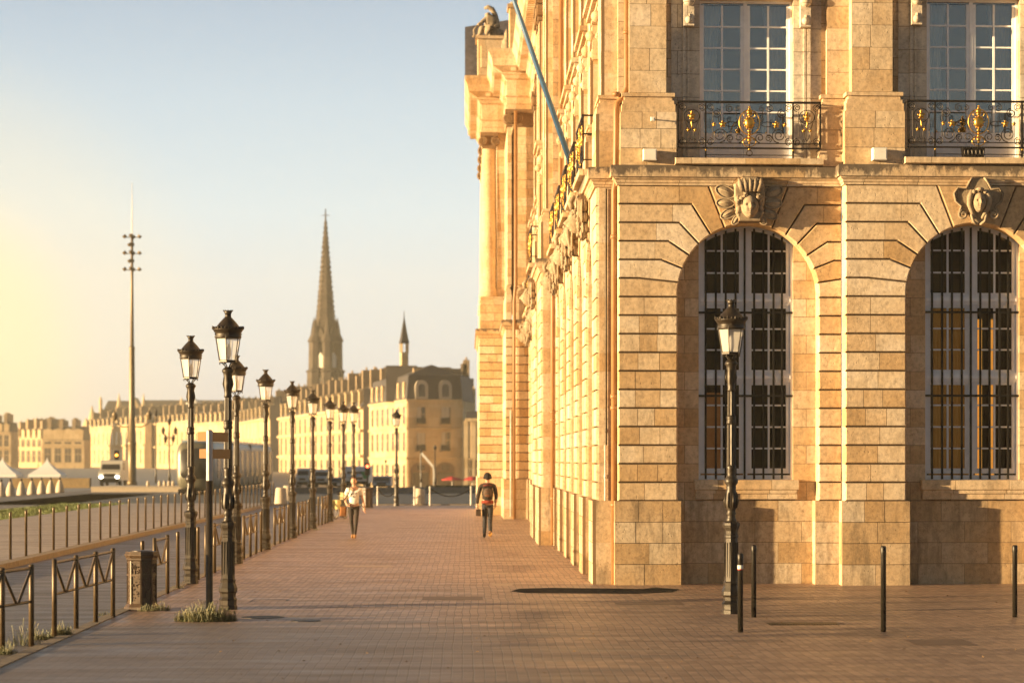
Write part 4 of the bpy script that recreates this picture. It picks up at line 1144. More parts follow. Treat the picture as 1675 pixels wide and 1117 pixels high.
for i in range(39):
    y = pA.y + step*i + rnd.uniform(-.05,.05); x = pA.x + .004*(y-pA.y)*1.0
    if x is None: continue
    loc = (x, y, .115)
    if proto is None: proto = make_bollard(loc, '', .99, .028); o = proto
    else: o = proto.copy(); COL.objects.link(o); o.location = loc
    o['group'] = 'row of slender bollards on the far pavement'
    W1 = 'first second third fourth fifth sixth seventh eighth ninth tenth eleventh twelfth thirteenth fourteenth fifteenth sixteenth seventeenth eighteenth nineteenth'.split()
    o['label'] = (W1[i] + ' slender bollard from the left in the long row on the far pavement') if i < 19 else \
                 ('middle slender bollard of the long row on the far pavement' if i == 19 else
                  (W1[38-i] + ' slender bollard from the far right end of the long row') if i < 38 else 'farthest slender bollard at the right end of the long row')
for px, py, h, l, b in ((1211, 1034.5, 1.01, 'black bollard with white and red band in front of the right street lamp', True), (1233, 1010, 1.01, 'plain black bollard just right of the right street lamp', False),
                        (1445, 1034, 1.10, 'black bollard standing alone before the pillar between the two arched windows', False), (1660, 1010, 1.01, 'rightmost black bollard at the right edge', False)):
    make_bollard(at(px, py), l, h, .035, 'post_d', 'black bollards before the palace', b)
# chain posts at the end of the promenade
def chain_post(px, py, l, h=.92):
    m = MB(); m.smooth = True; m.lathe([(.055,0),(.05,.03),(.05,h-.06),(.06,h-.05),(.04,h)], 10); tag(m.build('chain_post', M['pipe_grey'], None, tuple(at(px, py))), l, 'post', 'posts with hanging chains'); return at(px, py)
cps = [chain_post(617.8, 826.7, 'chain post left of the lone far lamp'), chain_post(678, 826.5, 'chain post just left of the pale concrete bollard'), chain_post(703.5, 826.7, 'chain post just right of the pale concrete bollard'), chain_post(770.7, 826.5, 'chain post nearest the palace, left of the man with the backpack')]
def chain(a, b, l, sag=.38, h=.82):
    m = MB(); a = Vector(a)+Vector((0,0,h)); b = Vector(b)+Vector((0,0,h)); c = a
    pts = [(a+(b-a)*t-Vector((0,0,sag*4*t*(1-t)))-c) for t in [i/16 for i in range(17)]]
    m.tube(pts, .03, 6); tag(m.build('chain', M['iron'], None, tuple(c)), l, 'chain', 'hanging chains')
chain(cps[0], at(650, 827), 'chain hanging from the post left of the lone far lamp'); chain(cps[2], cps[3], 'long sagging chain in front of the grey roadway near the palace'); chain(at(600, 826), cps[0], 'chain running behind the walking boy')
chain(at(476, 800), at(506, 815), 'chain sagging behind the fourth and fifth lamps', .3)
M['conc'] = simple('pale_concrete', (0.50,0.41,0.31), .85, 0, 9, .15, .006)
def stone_bollard(px, py, l, h=.80, r=.32):
    m = MB(); m.smooth = True; m.lathe([(r,0),(r*.98,.05),(r*.80,h-.07),(r*.70,h),(r*.3,h+.01)], 20); o = m.build('stone_bollard', M['conc'], None, tuple(at(px, py)))
    return tag(o, l, 'bollard', 'squat concrete bollards')
stone_bollard(686.7, 826, 'pale squat concrete bollard between two chain posts'); stone_bollard(459.5, 823.8, 'pale squat concrete bollard left of the fourth lamp, nearer of a pair'); stone_bollard(471, 819, 'pale squat concrete bollard half hidden behind the fourth lamp')

# ------------------------------------------------------------ litter bins
def make_bin(loc, label, rz=0):
    t = thing('litter_bin', label, 'litter bin', loc, rz, 'octagonal cast litter bins')
    m = MB()
    def oc(r, z): return [(r*math.cos(PI/8+k*PI/4), r*math.sin(PI/8+k*PI/4), z) for k in range(8)]
    m.lathe([(.26,0),(.25,.05),(.225,.09),(.215,.10)], 8, rot=PI/8); m.build('foot', M['bin'], t)
    m = MB(); m.lathe([(.205,.09),(.205,.72)], 8, rot=PI/8)
    for k in range(8):
        a = PI/8+k*PI/4
        m.M = Matrix.Rotation(a, 4, 'Z'); m.box(.197, .217, -.012, .012, .09, .72)
        m.M = Matrix.Rotation(a+PI/8, 4, 'Z')
        m.box(.188, .205, -.075, .075, .50, .53); m.box(.188, .200, -.075, .075, .11, .125); m.box(.188, .200, -.075, .075, .69, .71)
    m.M = Matrix.Identity(4)
    m.build('body', M['bin'], t)
    f = MB(); rr = random.Random(4)
    for k in range(8):
        f.M = Matrix.Rotation(k*PI/4, 4, 'Z')
        for _ in range(60):
            y, z = rr.uniform(-.055,.055), rr.choice([rr.uniform(.14,.49), rr.uniform(.54,.68)])
            f.ball((.192, y, z), rr.uniform(.006,.012), 5, 4)
    f.build('relief_panel', M['bin'], t)
    m = MB(); m.lathe([(.205,.72),(.225,.735),(.225,.76),(.25,.80),(.25,.825),(.235,.83),(.235,.855),(.17,.86),(.16,.82)], 8, rot=PI/8, caps=True); m.build('rim', M['bin'], t)
    m = MB(); m.lathe([(.15,.80),(.15,.868),(.10,.872)], 16); m.build('lid', M['bin'], t)
    return t
b0 = make_bin(at(232, 997), 'octagonal brown cast litter bin with ornate panels, beside the four-post barrier', R(-18))
copy_tree(b0, None, at(601, 830.5), R(5), 'far dark litter bin just right of the walking boy').scale = (1.15,1.15,1.05)
# ------------------------------------------------------------ finger signpost
g = at(342.5, 1007)
t = thing('signpost', 'slim finger signpost with four orange-brown arrow blades and white upper sleeve', 'signpost', tuple(g))
m = MB(); m.smooth = True; m.lathe([(.058,0),(.058,.01),(.05,.02),(.047,1.90)], 16); m.build('pole', M['castiron'], t)
m = MB(); m.lathe([(.040,1.88),(.040,2.60),(.034,2.615)], 20)
for k in range(8):
    a = 2*PI*k/8; m.M = Matrix.Rotation(a, 4, 'Z'); m.box(.036,.046,-.006,.006,1.90,2.595)
m.M = Matrix.Identity(4); m.build('aluminium_sleeve', simple('brushed_aluminium', (0.45,0.41,0.40), .35, .6, 5, .1), t)
sb = simple('orange_brown_sign_back', (0.20,0.095,0.024), .5, 0, 5, .2)
for z, a, L in ((2.525, 111, .60), (2.28, 109, .58), (2.515, 71, .60), (2.275, 69, .62)):
    m = MB(); ca, sa = math.cos(R(a)), math.sin(R(a))
    m.M = Matrix.Rotation(R(a), 4, 'Z'); m.box(.045, L-.05, -.012, .012, z-.066, z+.066)
    m.prismz([(L-.05,-.012),(L,-.012),(L,.012),(L-.05,.012)], z-.066, z+.066)
    bl_ = m.build('sign_blade', sb, t)
    m = MB(); m.M = Matrix.Rotation(R(a), 4, 'Z'); m.box(.03,.075,-.022,.022,z-.075,z-.045); m.box(.03,.075,-.022,.022,z+.045,z+.075); m.build('clamp', M['post_d'], bl_)
# ------------------------------------------------------------ drains, manholes
def ground_disc(px, py, r, label):
    g = at(px, py); m = MB(); m.lathe([(r,0),(r,.004),(r*.93,.005),(r*.93,.002)], 28)
    for k in range(-5, 6):
        w = math.sqrt(max(0, .81-(k/6)**2))*r; m.box(-w, w, k*r/6-.012, k*r/6+.012, .002, .006)
    tag(m.build('manhole_cover', M['iron'], None, (g.x, g.y, .009)), label, 'manhole cover', 'round manhole covers')
ground_disc(430, 1010, .30, 'larger round manhole cover on the left of the paving'); ground_disc(500, 1016, .21, 'smaller round manhole cover right of the larger one')
a, b = at(1256, 1021), at(1370, 1021)
m = MB(); L = (b-a).length
m.box(0, L, -.26, .26, 0, .003, .2)
for k in range(26):
    x = .02+(L-.04)*k/25; m.add([(x,-.2,.009),(x+.016,-.2,.009),(x+.10,.2,.009),(x+.084,.2,.009)], [(0,1,2,3)]) if False else m.prismz([(x-.03,-.2),(x-.012,-.2),(x+.04,.2),(x+.022,.2)], .003, .009)
tag(m.build('drain_grate', M['iron'], None, (a.x, a.y, .009)), 'long slotted drain grate in the paving right of the street lamp', 'drain grate')
a = at(440, 983); m = MB()
for (x0,x1,y0,y1) in ((-.28,.28,.28,.30),(-.28,-.26,-.28,.30),(.26,.28,-.05,.30)): m.box(x0,x1,y0,y1,0,.004)
tag(m.build('inspection_cover', M['iron'], None, (a.x, a.y, .009)), 'square inspection cover outline left of centre on the paving', 'manhole cover')

# ------------------------------------------------------------ small things fixed to the palace
def fixture(name, label, cat, px0, px1, py0, py1, Y, d, mat, group=None):
    a = P(px0, py1, Y); b = P(px1, py0, Y)
    m = MB(); m.block([(a.x,a.z),(b.x,a.z),(b.x,b.z),(a.x,b.z)], .008, -d, .0, cd=.01); m.box(a.x+.02, b.x-.02, -d-.004, -d, a.z+.02, b.z-.02)
    o = m.build(name, mat, None, (0, Y, 0)); tag(o, label, cat, group); return o
fixture('floodlight', 'white box floodlight on the ledge left of the first balcony', 'floodlight', 1051, 1073, 246, 264.5, Y0-.02, .20, M['white_box'], 'white box floodlights')
fixture('floodlight', 'white box floodlight on the ledge left of the second balcony', 'floodlight', 1425, 1448, 244, 264, Y2-.02, .20, M['white_box'], 'white box floodlights')
o = fixture('sensor', 'tiny white sensor on an arm fixed to the pedestal left of the first balcony', 'sensor', 1064, 1071, 192, 199, Y0-.10, .06, M['white_box'])
m = MB(); m.tube([(P(1070,196,Y0).x, -.0, P(1070,196,Y0).z), (P(1070,196,Y0).x, .11, P(1070,196,Y0).z)], .012, 6); m.build('arm', M['pipe_grey'], o)
a, b = P(1576, 257, Y2-.30), P(1613, 245, Y2-.30)
t = thing('flower_box', 'black iron flower box on the ledge under the second balcony', 'flower box', ((a.x+b.x)/2, Y2-.14, zc(17)+.465))
w_ = (b.x-a.x)/2; m = MB(); m.prism([(-w_*.88,0),(w_*.88,0),(w_,.17),(-w_,.17)], -.09, .09)
m.build('trough', M['iron'], t)
m = MB()
for k in range(5): m.tube(ring(-w_*.7+k*w_*.35, .085, .03, .055, -.10, 12), .006, 4, True)
m.build('ornament', M['iron'], t)
# blue-grey flagpole
Yb = 50.3; a = P(938, 280, Yb); b = P(842, 4, Yb); d = (b-a)
t = thing('flagpole', 'long blue-grey flagpole slanting up from the side balconies of the palace', 'flagpole', tuple(a))
m = MB(); m.smooth = True; m.tube([Vector((0,0,0)), d*1.6], [.062,.040], 12); m.build('pole', M['flagpole'], t)
m = MB(); m.box(-.08, .28, -.08, .08, -.12, .06); m.build('socket', M['iron'], t)
m = MB(); m.smooth = True; m.ball(d*1.6, .07, 8, 6); m.build('finial', M['gold'], t)

rr = random.Random(31); m = MB()      # fallen leaves and scraps
for _ in range(120):
    p = G(rr.uniform(330, 1670), rr.uniform(870, 1115)); 
    if p.x > 2.2 and p.y > 41: continue
    a = rr.uniform(0, 6.3); q = rr.uniform(.012, .032); c, s_ = math.cos(a)*q, math.sin(a)*q
    m.add([(p.x-c, p.y-s_, .011), (p.x+s_*.5, p.y-c*.5, .016), (p.x+c, p.y+s_, .012), (p.x-s_*.5, p.y+c*.5, .022)], [(0,1,2,3)])
tag(m.build('fallen_leaves', simple('dry_leaf', (.22,.13,.05), .8, 0, 3, .5), fix=False), 'tiny dry leaves scattered over the paving', kind='stuff')

def patch(px0, py0, px1, py1, mat, dz=.0105):
    q = [G(px0,py1), G(px1,py1), G(px1+ (py1-py0)*.0, py0), G(px0,py0)]
    m = MB(); m.add([(q[0].x,q[0].y,dz),(q[1].x,q[1].y,dz),(q[1].x,q[2].y,dz),(q[0].x,q[2].y,dz)], [(0,1,2,3)])
    tag(m.build('pavement_or_shadow_patch', mat, fix=False), kind='structure')
pl_ = simple('pale_replaced_slab', (.40,.29,.21), .6, 0, 6, .15); dk_ = simple('darker_replaced_pavers', (.15,.09,.06), .6, 0, 18, .3, .004)
patch(789, 937, 832, 939.5, pl_); patch(806, 955, 839, 958.5, pl_); patch(690, 976, 790, 982, dk_); patch(1010, 985, 1120, 990, dk_); patch(1500, 1046, 1600, 1056, dk_); patch(560, 925, 640, 928, pl_)
# ------------------------------------------------------------ people
def skin_mesh(V, E, root, sub=2):
    names = list(V); me = bpy.data.meshes.new('tmp')
    me.from_pydata([V[n][:3] for n in names], [(names.index(a), names.index(b)) for a, b in E], [])
    o = bpy.data.objects.new('tmp', me); COL.objects.link(o)
    o.modifiers.new('s', 'SKIN').use_smooth_shade = True
    for i, n in enumerate(names):
        r = V[n][3]; rx, ry = r if isinstance(r, tuple) else (r, r)
        sv = me.skin_vertices[0].data[i]; sv.radius = (rx, ry); sv.use_root = (n == root)
    s = o.modifiers.new('u', 'SUBSURF'); s.levels = sub; s.render_levels = sub
    dg = bpy.context.evaluated_depsgraph_get(); ev = o.evaluated_get(dg)
    m2 = bpy.data.meshes.new_from_object(ev)
    vs = [tuple(v.co) for v in m2.vertices]; fs = [tuple(p.vertices) for p in m2.polygons]
    bpy.data.objects.remove(o); bpy.data.meshes.remove(me); bpy.data.meshes.remove(m2)
    return vs, fs
def add_skin(mb, V, E, root, sub=2):
    v, f = skin_mesh(V, E, root, sub); s0, mb.smooth = mb.smooth, True; mb.add(v, f); mb.smooth = s0
def hand(mb, w, d, side, thumb, curl=.4):
    """w wrist point, d direction down the hand, side = across the knuckles, thumb side sign"""
    w, d, side = Vector(w), Vector(d).normalized(), Vector(side).normalized(); n = d.cross(side)
    s0, mb.smooth = mb.smooth, True
    mb.tube([w-d*.02, w+d*.02, w+d*.06, w+d*.085], [.024,.030,.036,.028], 8)
    for k in range(4):
        L = (.066,.076,.07,.054)[k]; b = w+d*.08+side*thumb*(.026-.0175*k)
        mb.tube([b, b+d*L*.45+n*curl*.012, b+d*L*.8+n*curl*.035, b+d*L*.95+n*curl*.055], [.0095,.009,.0085,.006], 6)
    b = w+d*.03+side*thumb*.028
    mb.tube([b, b+side*thumb*.022+d*.022, b+side*thumb*.028+d*.05+n*.01, b+side*thumb*.02+d*.066+n*.02], [.012,.0115,.010,.006], 6)
    mb.smooth = s0
M['skin'] = simple('skin', (0.50,0.29,0.19), .5, 0, 20, .1)
def cloth(name, c, b=.02): return simple(name, c, .9, 0, 9, .22, b)
def legs(hipz, Lk, La, Rk, Ra, rr=(.088,.075,.055,.045), fz=.05):
    V = {'p': (0,0,hipz+.03,(.13,.10)), 'hl': (.085,0,hipz-.06,rr[0]), 'hr': (-.085,0,hipz-.06,rr[0]),
         'tl': ((.085+Lk[0])/2, Lk[1]/2, (hipz+Lk[2])/2, rr[1]+.004), 'tr': ((-.085+Rk[0])/2, Rk[1]/2, (hipz+Rk[2])/2, rr[1]+.004),
         'kl': (*Lk, rr[2]+.006), 'kr': (*Rk, rr[2]+.006),
         'cl': tuple((Lk[i]*.6+La[i]*.4) + (.02 if i == 1 else 0) for i in range(3))+(rr[2],), 'cr': tuple((Rk[i]*.6+Ra[i]*.4) + (.02 if i == 1 else 0) for i in range(3))+(rr[2],),
         'al': (*La, rr[3]), 'ar': (*Ra, rr[3])}
    E = [('p','hl'),('p','hr'),('hl','tl'),('tl','kl'),('kl','cl'),('cl','al'),('hr','tr'),('tr','kr'),('kr','cr'),('cr','ar')]
    return V, E
def shoe(mb, ank, toe, w=.045):
    a, t_ = Vector(ank), Vector(toe); d = (t_-a); d.z = 0; d.normalize()
    V = {'h': (*(a+Vector((0,0,-.03))-d*.03), (w*.9,.05)), 'm': (*(a+(t_-a)*.5+Vector((0,0,-.0))), (w*.85,.042)), 't': (*t_, (w*.8,.03)), 'u': (*(a+Vector((0,0,.03))), (w*.85,.045))}
    add_skin(mb, V, [('u','h'),('h','m'),('m','t')], 'h', 2)
# walking boy facing the camera
g = at(579, 880.5)
t = thing('person', 'young man in white printed T-shirt and dark slim trousers walking towards the camera', 'person', tuple(g), R(-4))
body = MB()
V = {'p': (0,0,.92,(.13,.09)), 'w': (0,0,1.06,(.125,.085)), 'c': (0,.0,1.24,(.15,.10)), 's': (0,.0,1.38,(.11,.075)), 'n': (0,-.01,1.45,.05), 'h': (0,-.02,1.52,.055),
     'sl': (.155,0,1.36,.055), 'el': (.235,.02,1.10,.038), 'fl': (.262,.0,.98,.036), 'wl': (.285,-.03,.86,.026),
     'sr': (-.155,0,1.36,.055), 'er': (-.25,.06,1.12,.038), 'fr': (-.235,-.02,1.04,.035), 'wr': (-.20,-.10,.97,.026)}
E = [('p','w'),('w','c'),('c','s'),('s','n'),('n','h'),('s','sl'),('sl','el'),('el','fl'),('fl','wl'),('s','sr'),('sr','er'),('er','fr'),('fr','wr')]
LK, LA, RK, RA = (.075,-.10,.50), (.045,-.16,.10), (-.07,-.03,.49), (-.04,.10,.10)
V2, E2 = legs(.92, LK, LA, RK, RA, (.075,.062,.045,.035)); V2.pop('p'); V.update(V2); E += [(a, b) for a, b in E2]
add_skin(body, V, E, 'p'); carved_head(body, (0,-.035,1.595), .078, .098, .118, 48, 36)
for sg in (-1, 1): body.ball((sg*.078,-.02,1.59), .028, 7, 5, .4, .8, 1.1)
hand(body, (.287,-.035,.85), (.08,-.1,-1), (0,1,0), -1, .6); hand(body, (-.195,-.11,.965), (.5,-.5,-.6), (.3,.7,-.3), 1, 1)
body.build('body', M['skin'], t)
sh = MB()
W = {'p': (0,0,.90,(.145,.108)), 'w': (0,0,1.06,(.145,.10)), 'c': (0,0,1.24,(.168,.112)), 's': (0,0,1.385,(.115,.08)), 'sl': (.165,0,1.365,.070), 'e': (.215,.012,1.19,.066), 'sr': (-.165,0,1.365,.070), 'f': (-.225,.03,1.20,.066)}
add_skin(sh, W, [('p','w'),('w','c'),('c','s'),('s','sl'),('sl','e'),('s','sr'),('sr','f')], 'p')
so = sh.build('t_shirt', cloth('white_cotton', (.74,.70,.64)), t)
pr = MB(); rr = random.Random(2)     # abstract grey print
for k in range(9):
    u, z = rr.uniform(-.07,.07), rr.uniform(1.10,1.27); pr.ball((u, -.105-.012*math.cos(u*18), z), rr.uniform(.014,.03), 7, 5, 1, .35, 1)
pr.build('shirt_print', cloth('grey_print', (.16,.15,.15)), so)
tr_ = MB(); V2, E2 = legs(.93, LK, LA, RK, RA, (.084,.072,.054,.042)); add_skin(tr_, V2, E2, 'p'); tr_.build('trousers', cloth('dark_brown_denim', (.035,.025,.02)), t)
ha = MB(); ha.smooth = True; ha.ball((0,-.012,1.635), .092, 14, 10, .95, 1.05, .98); ha.tube([(-.05,-.09,1.69),(0,-.11,1.705),(.05,-.09,1.69)], .022, 6); ha.build('hair', cloth('brown_hair', (.05,.025,.012)), t)
s_ = MB(); shoe(s_, (.045,-.16,.085), (.06,-.30,.035)); s_.build('shoe', cloth('tan_leather', (.30,.15,.05)), t)
s_ = MB(); shoe(s_, (-.04,.10,.09), (-.055,-.03,.035)); s_.build('shoe', cloth('tan_leather2', (.30,.15,.05)), t)
bgt = thing('shoulder_bag', 'orange-brown shoulder bag hanging at the hip of the walking boy', 'bag', (g.x-.30, g.y-.02, .62))
m = MB(); m.block([(-.10,0),(.08,0),(.10,.26),(-.08,.28)], .04, -.05, .05, cd=.03); m.build('pouch', cloth('orange_leather', (.24,.095,.025)), bgt)
m = MB(); m.tube([(-.08,0,.28),(.02,.02,.45),(.16,-.10,.62),(.19,-.09,.78),(.17,.0,.84)], .014, 5); m.build('strap', cloth('dark_strap', (.04,.03,.02)), bgt)
# man with backpack walking away
g = at(797.5, 880)
t = thing('person', 'man with black hair, dark jacket and jeans walking away beside the palace', 'person', tuple(g), PI)
body = MB()
V = {'p': (0,0,.97,(.14,.10)), 'w': (0,0,1.12,(.135,.09)), 'c': (0,0,1.32,(.165,.105)), 's': (0,0,1.47,(.12,.08)), 'n': (0,0,1.54,.055), 'h': (0,-.01,1.62,.06),
     'sl': (.18,0,1.45,.062), 'el': (.255,.02,1.19,.045), 'fl': (.275,-.0,1.05,.042), 'wl': (.285,-.03,.93,.028),
     'sr': (-.18,0,1.45,.062), 'er': (-.235,.03,1.19,.045), 'fr': (-.235,-.04,1.06,.04), 'wr': (-.22,-.12,.96,.028)}
LK, LA, RK, RA = (.075,-.14,.53), (.085,-.16,.10), (-.07,-.02,.51), (-.075,.14,.15)
V2, E2 = legs(.97, LK, LA, RK, RA, (.085,.072,.05,.038)); V2.pop('p'); V.update(V2)
E = [('p','w'),('w','c'),('c','s'),('s','n'),('n','h'),('s','sl'),('sl','el'),('el','fl'),('fl','wl'),('s','sr'),('sr','er'),('er','fr'),('fr','wr')] + E2
add_skin(body, V, E, 'p'); carved_head(body, (0,-.03,1.685), .08, .10, .12, 48, 36)
for sg in (-1, 1): body.ball((sg*.08,-.01,1.68), .03, 7, 5, .4, .8, 1.1)
hand(body, (.287,-.035,.92), (.05,-.05,-1), (0,1,0), -1, 1.0); hand(body, (-.22,-.12,.95), (0,-.2,-1), (0,1,0), -1, .8)
body.build('body', M['skin'], t)
jk = MB()
W = {'p': (0,0,1.0,(.158,.118)), 'w': (0,0,1.12,(.155,.108)), 'c': (0,0,1.32,(.182,.12)), 's': (0,0,1.475,(.13,.09)), 'n': (0,0,1.545,.062), 'sl': (.19,0,1.455,.075), 'el': (.262,.02,1.19,.058), 'wl': (.288,-.025,.95,.042), 'sr': (-.19,0,1.455,.075), 'er': (-.242,.03,1.19,.058), 'wr': (-.222,-.115,.975,.042)}
add_skin(jk, W, [('p','w'),('w','c'),('c','s'),('s','n'),('s','sl'),('sl','el'),('el','wl'),('s','sr'),('sr','er'),('er','wr')], 'p')
jo = jk.build('jacket', cloth('dark_jacket', (.022,.014,.010)), t)
m = MB(); m.smooth = True; m.lathe([(.165,.965),(.17,1.0),(.168,1.05),(.15,1.055)], 20, (0,0,0), 0, .76); m.build('red_hem', cloth('red_knit', (.22,.03,.012)), jo)
m = MB(); m.smooth = True; m.tube([(-.12,.09,1.46),(0,.105,1.49),(.12,.09,1.46)], .03, 6); m.build('red_yoke', cloth('red_knit2', (.10,.015,.012)), jo)
tr_ = MB(); V2, E2 = legs(.97, LK, LA, RK, RA, (.098,.084,.066,.055)); add_skin(tr_, V2, E2, 'p'); tr_.build('jeans', cloth('dark_denim', (.028,.027,.032)), t)
ha = MB(); ha.smooth = True; ha.ball((0,.0,1.715), .100, 14, 10, .93, 1.05, 1.05); ha.build('hair', cloth('black_hair', (.008,.006,.006)), t)
m = MB(); m.smooth = True
for sg in (-1, 1): m.ball((sg*.098,0,1.685), .042, 10, 7, .55, .9, 1)
m.tube([(.10*math.cos(a), 0, 1.70+.125*math.sin(a)) for a in [PI*k/12 for k in range(13)]], .012, 6); m.build('headphones', M['iron'], t)
s_ = MB(); shoe(s_, (.085,-.16,.085), (.10,-.31,.035), .05); s_.build('shoe', cloth('dark_canvas', (.03,.025,.02)), t)
s_ = MB(); shoe(s_, (-.075,.14,.16), (-.08,.06,.04), .052); so = s_.build('shoe', cloth('yellow_tan_suede', (.42,.22,.05)), t)
bp = thing('backpack', 'dark patterned backpack on the back of the man walking away', 'backpack', (g.x+.0, g.y-.16, 1.08))
m = MB(); m.smooth = True
add_skin(m, {'a': (0,0,.06,(.12,.07)), 'b': (0,-.02,.18,(.135,.085)), 'c': (0,0,.33,(.10,.06))}, [('a','b'),('b','c')], 'a'); m.build('pack', cloth('brown_camouflage', (.075,.045,.03)), bp)
m = MB(); m.smooth = True; add_skin(m, {'a': (0,-.08,.06,(.085,.03)), 'b': (0,-.085,.15,(.085,.03))}, [('a','b')], 'a'); m.tube([(-.07,-.10,.2),(0,-.115,.22),(.07,-.10,.2)], .008, 5); m.build('pocket', cloth('rust_pocket', (.13,.05,.02)), bp)
m = MB(); m.tube([(.09,.02,.36),(.11,.16,.36),(.12,.25,.2),(.10,.12,.04)], .016, 5); m.tube([(-.09,.02,.36),(-.11,.16,.36),(-.12,.25,.2),(-.10,.12,.04)], .016, 5); m.build('strap', M['iron'], bp)
case = thing('case', 'small dark case carried in the left hand of the man walking away', 'case', (g.x-.255, g.y+.04, .62))
m = MB(); m.block([(-.07,0),(.07,0),(.07,.19),(-.07,.19)], .012, -.14, .14, cd=.012); m.build('box', cloth('dark_brown_leather', (.045,.025,.015)), case)
m = MB(); m.tube([(0,-.06,.18),(0,-.05,.225),(0,.05,.225),(0,.06,.18)], .01, 5); m.build('handle', M['iron'], case)
# ------------------------------------------------------------ bicycle
g = at(557, 849)
t = thing('bicycle', 'parked bicycle with pale yellow panniers behind the walking boy', 'bicycle', tuple(g), R(74))
for xx in (-.52, .52):
    w = MB(); w.smooth = True; w.tube([(xx+.33*math.cos(a), 0, .35+.33*math.sin(a)) for a in [2*PI*k/24 for k in range(24)]], .018, 6, True); wo = w.build('wheel', M['iron'], t)
    w = MB(); w.tube([(xx+.305*math.cos(a), 0, .35+.305*math.sin(a)) for a in [2*PI*k/24 for k in range(24)]], .008, 4, True)
    for k in range(10): a = 2*PI*k/10; w.tube([(xx, 0, .35), (xx+.30*math.cos(a), 0, .35+.30*math.sin(a))], .003, 3)
    w.build('rim', M['pipe_grey'], wo)
m = MB(); A, B_, C_, D_ = (-.52,0,.35), (-.12,0,.30), (-.2,0,.80), (.38,0,.78)
for a, b in ((A,B_),(B_,C_),(C_,A),(C_,D_),(B_,D_),(D_,(.52,0,.35)),(D_,(.36,0,.98)),(C_,(-.22,0,.92))): m.tube([a, b], .016, 6)
m.build('frame', simple('bicycle_paint', (.10,.09,.07), .4, .3), t)
m = MB(); m.tube([(.30,-.26,1.0),(.38,-.12,1.02),(.36,0,.98),(.38,.12,1.02),(.30,.26,1.0)], .012, 6); m.build('handlebar', M['iron'], t)
m = MB(); m.smooth = True; m.ball((-.22,0,.94), .12, 10, 6, 1.1, .6, .3); m.build('saddle', M['iron'], t)
py_ = simple('pale_yellow_pannier', (.55,.48,.22), .7, 0, 14, .35)
for sg in (-1, 1):
    m = MB(); m.block([(-.72,.38),(-.38,.38),(-.36,.72),(-.74,.72)], .03, sg*.10-.06, sg*.10+.06, cd=.03); m.build('pannier', py_, t)
m = MB(); m.block([(.42,.72),(.68,.72),(.72,.98),(.38,.98)], .03, -.16, .16, cd=.03); m.build('front_basket', py_, t)

# ------------------------------------------------------------ tram
tr = thing('tram', 'rounded glassy tram with dark windscreen gliding behind the slender bollards', 'tram', (-16.75, 150, 0))
def loft(mb, secs, n=28, cap=True):
    pts = []
    for (y, hw, z0, z1, rad, sx) in secs:
        for k in range(n):
            a = 2*PI*k/n; c, s_ = math.cos(a), math.sin(a); e = 2/rad
            x = hw*(abs(c)**e)*(1 if c >= 0 else -1); z = (z0+z1)/2 + (z1-z0)/2*(abs(s_)**e)*(1 if s_ >= 0 else -1)
            pts.append((x+sx, y, z))
    fs = [(i*n+k, i*n+(k+1)%n, (i+1)*n+(k+1)%n, (i+1)*n+k) for i in range(len(secs)-1) for k in range(n)]
    if cap: fs += [tuple(range(n)), tuple((len(secs)-1)*n+k for k in range(n))]
    mb.smooth = True; mb.add(pts, fs); mb.smooth = False
TL = 46
m = MB(); loft(m, [(0,.95,.5,3.0,4,0),(.25,1.08,.4,3.2,4.5,0),(.8,1.16,.34,3.3,5,0),(1.8,1.19,.3,3.33,6,0),(3.0,1.2,.3,3.3,7,0),(TL-2,1.2,.3,3.3,7,0),(TL,1.0,.4,3.1,5,0)])
bo = m.build('body', simple('champagne_tram_paint', (.13,.12,.085), .35, .1), tr)
dg_ = simple('dark_tram_glass', (.022,.020,.018), .3, 0, 0); 
m = MB(); loft(m, [(-.03,.86,1.0,2.85,5,0),(.22,1.03,.98,3.0,5,0),(.78,1.175,.98,3.05,6,0),(1.5,1.2,1.1,3.0,7,0)]); m.build('windscreen', dg_, tr)
gw = simple('tram_side_glass', (.03,.025,.018), .22, 0, 0)
for k in range(11):
    y0_ = 2.2+k*3.95
    m = MB(); m.block([(y0_, 1.0),(y0_+3.4, 1.0),(y0_+3.4, 2.85),(y0_, 2.85)], .02, 0, .05); m.M = Matrix.Identity(4)
    q = MB(); q.box(1.17, 1.215, y0_, y0_+1.6, 1.0, 2.8); q.box(-1.215, -1.17, y0_, y0_+1.6, 1.0, 2.8); q.build('side_window', gw, tr)
    q = MB(); q.box(1.17, 1.216, y0_+1.8, y0_+3.2, .45, 2.85); q.box(1.21, 1.222, y0_+2.47, y0_+2.53, .45, 2.85); q.build('door', dg_, tr)
    q = MB(); q.box(-1.0, 1.0, y0_, y0_+3.6, 3.26, 3.42); q.build('roof_panel', simple('pale_blue_roof_glass', (.42,.50,.52), .2, .1) if k == 0 else bpy.data.materials['pale_blue_roof_glass'], tr)
    if k % 3 == 2: q = MB(); q.box(-1.205, 1.205, y0_+3.45, y0_+3.9, .35, 3.27); q.build('gangway', M['iron'], tr)
for sg in (-1, 1):
    m = MB(); m.smooth = True; m.ball((sg*.72, .1, .78), .11, 10, 7, 1, .5, .7); m.build('headlight', M['white_box'], tr)
m = MB(); m.box(-1.1, 1.1, 1.0, TL-1, .06, .36); m.build('bogie_skirt', M['iron'], tr)

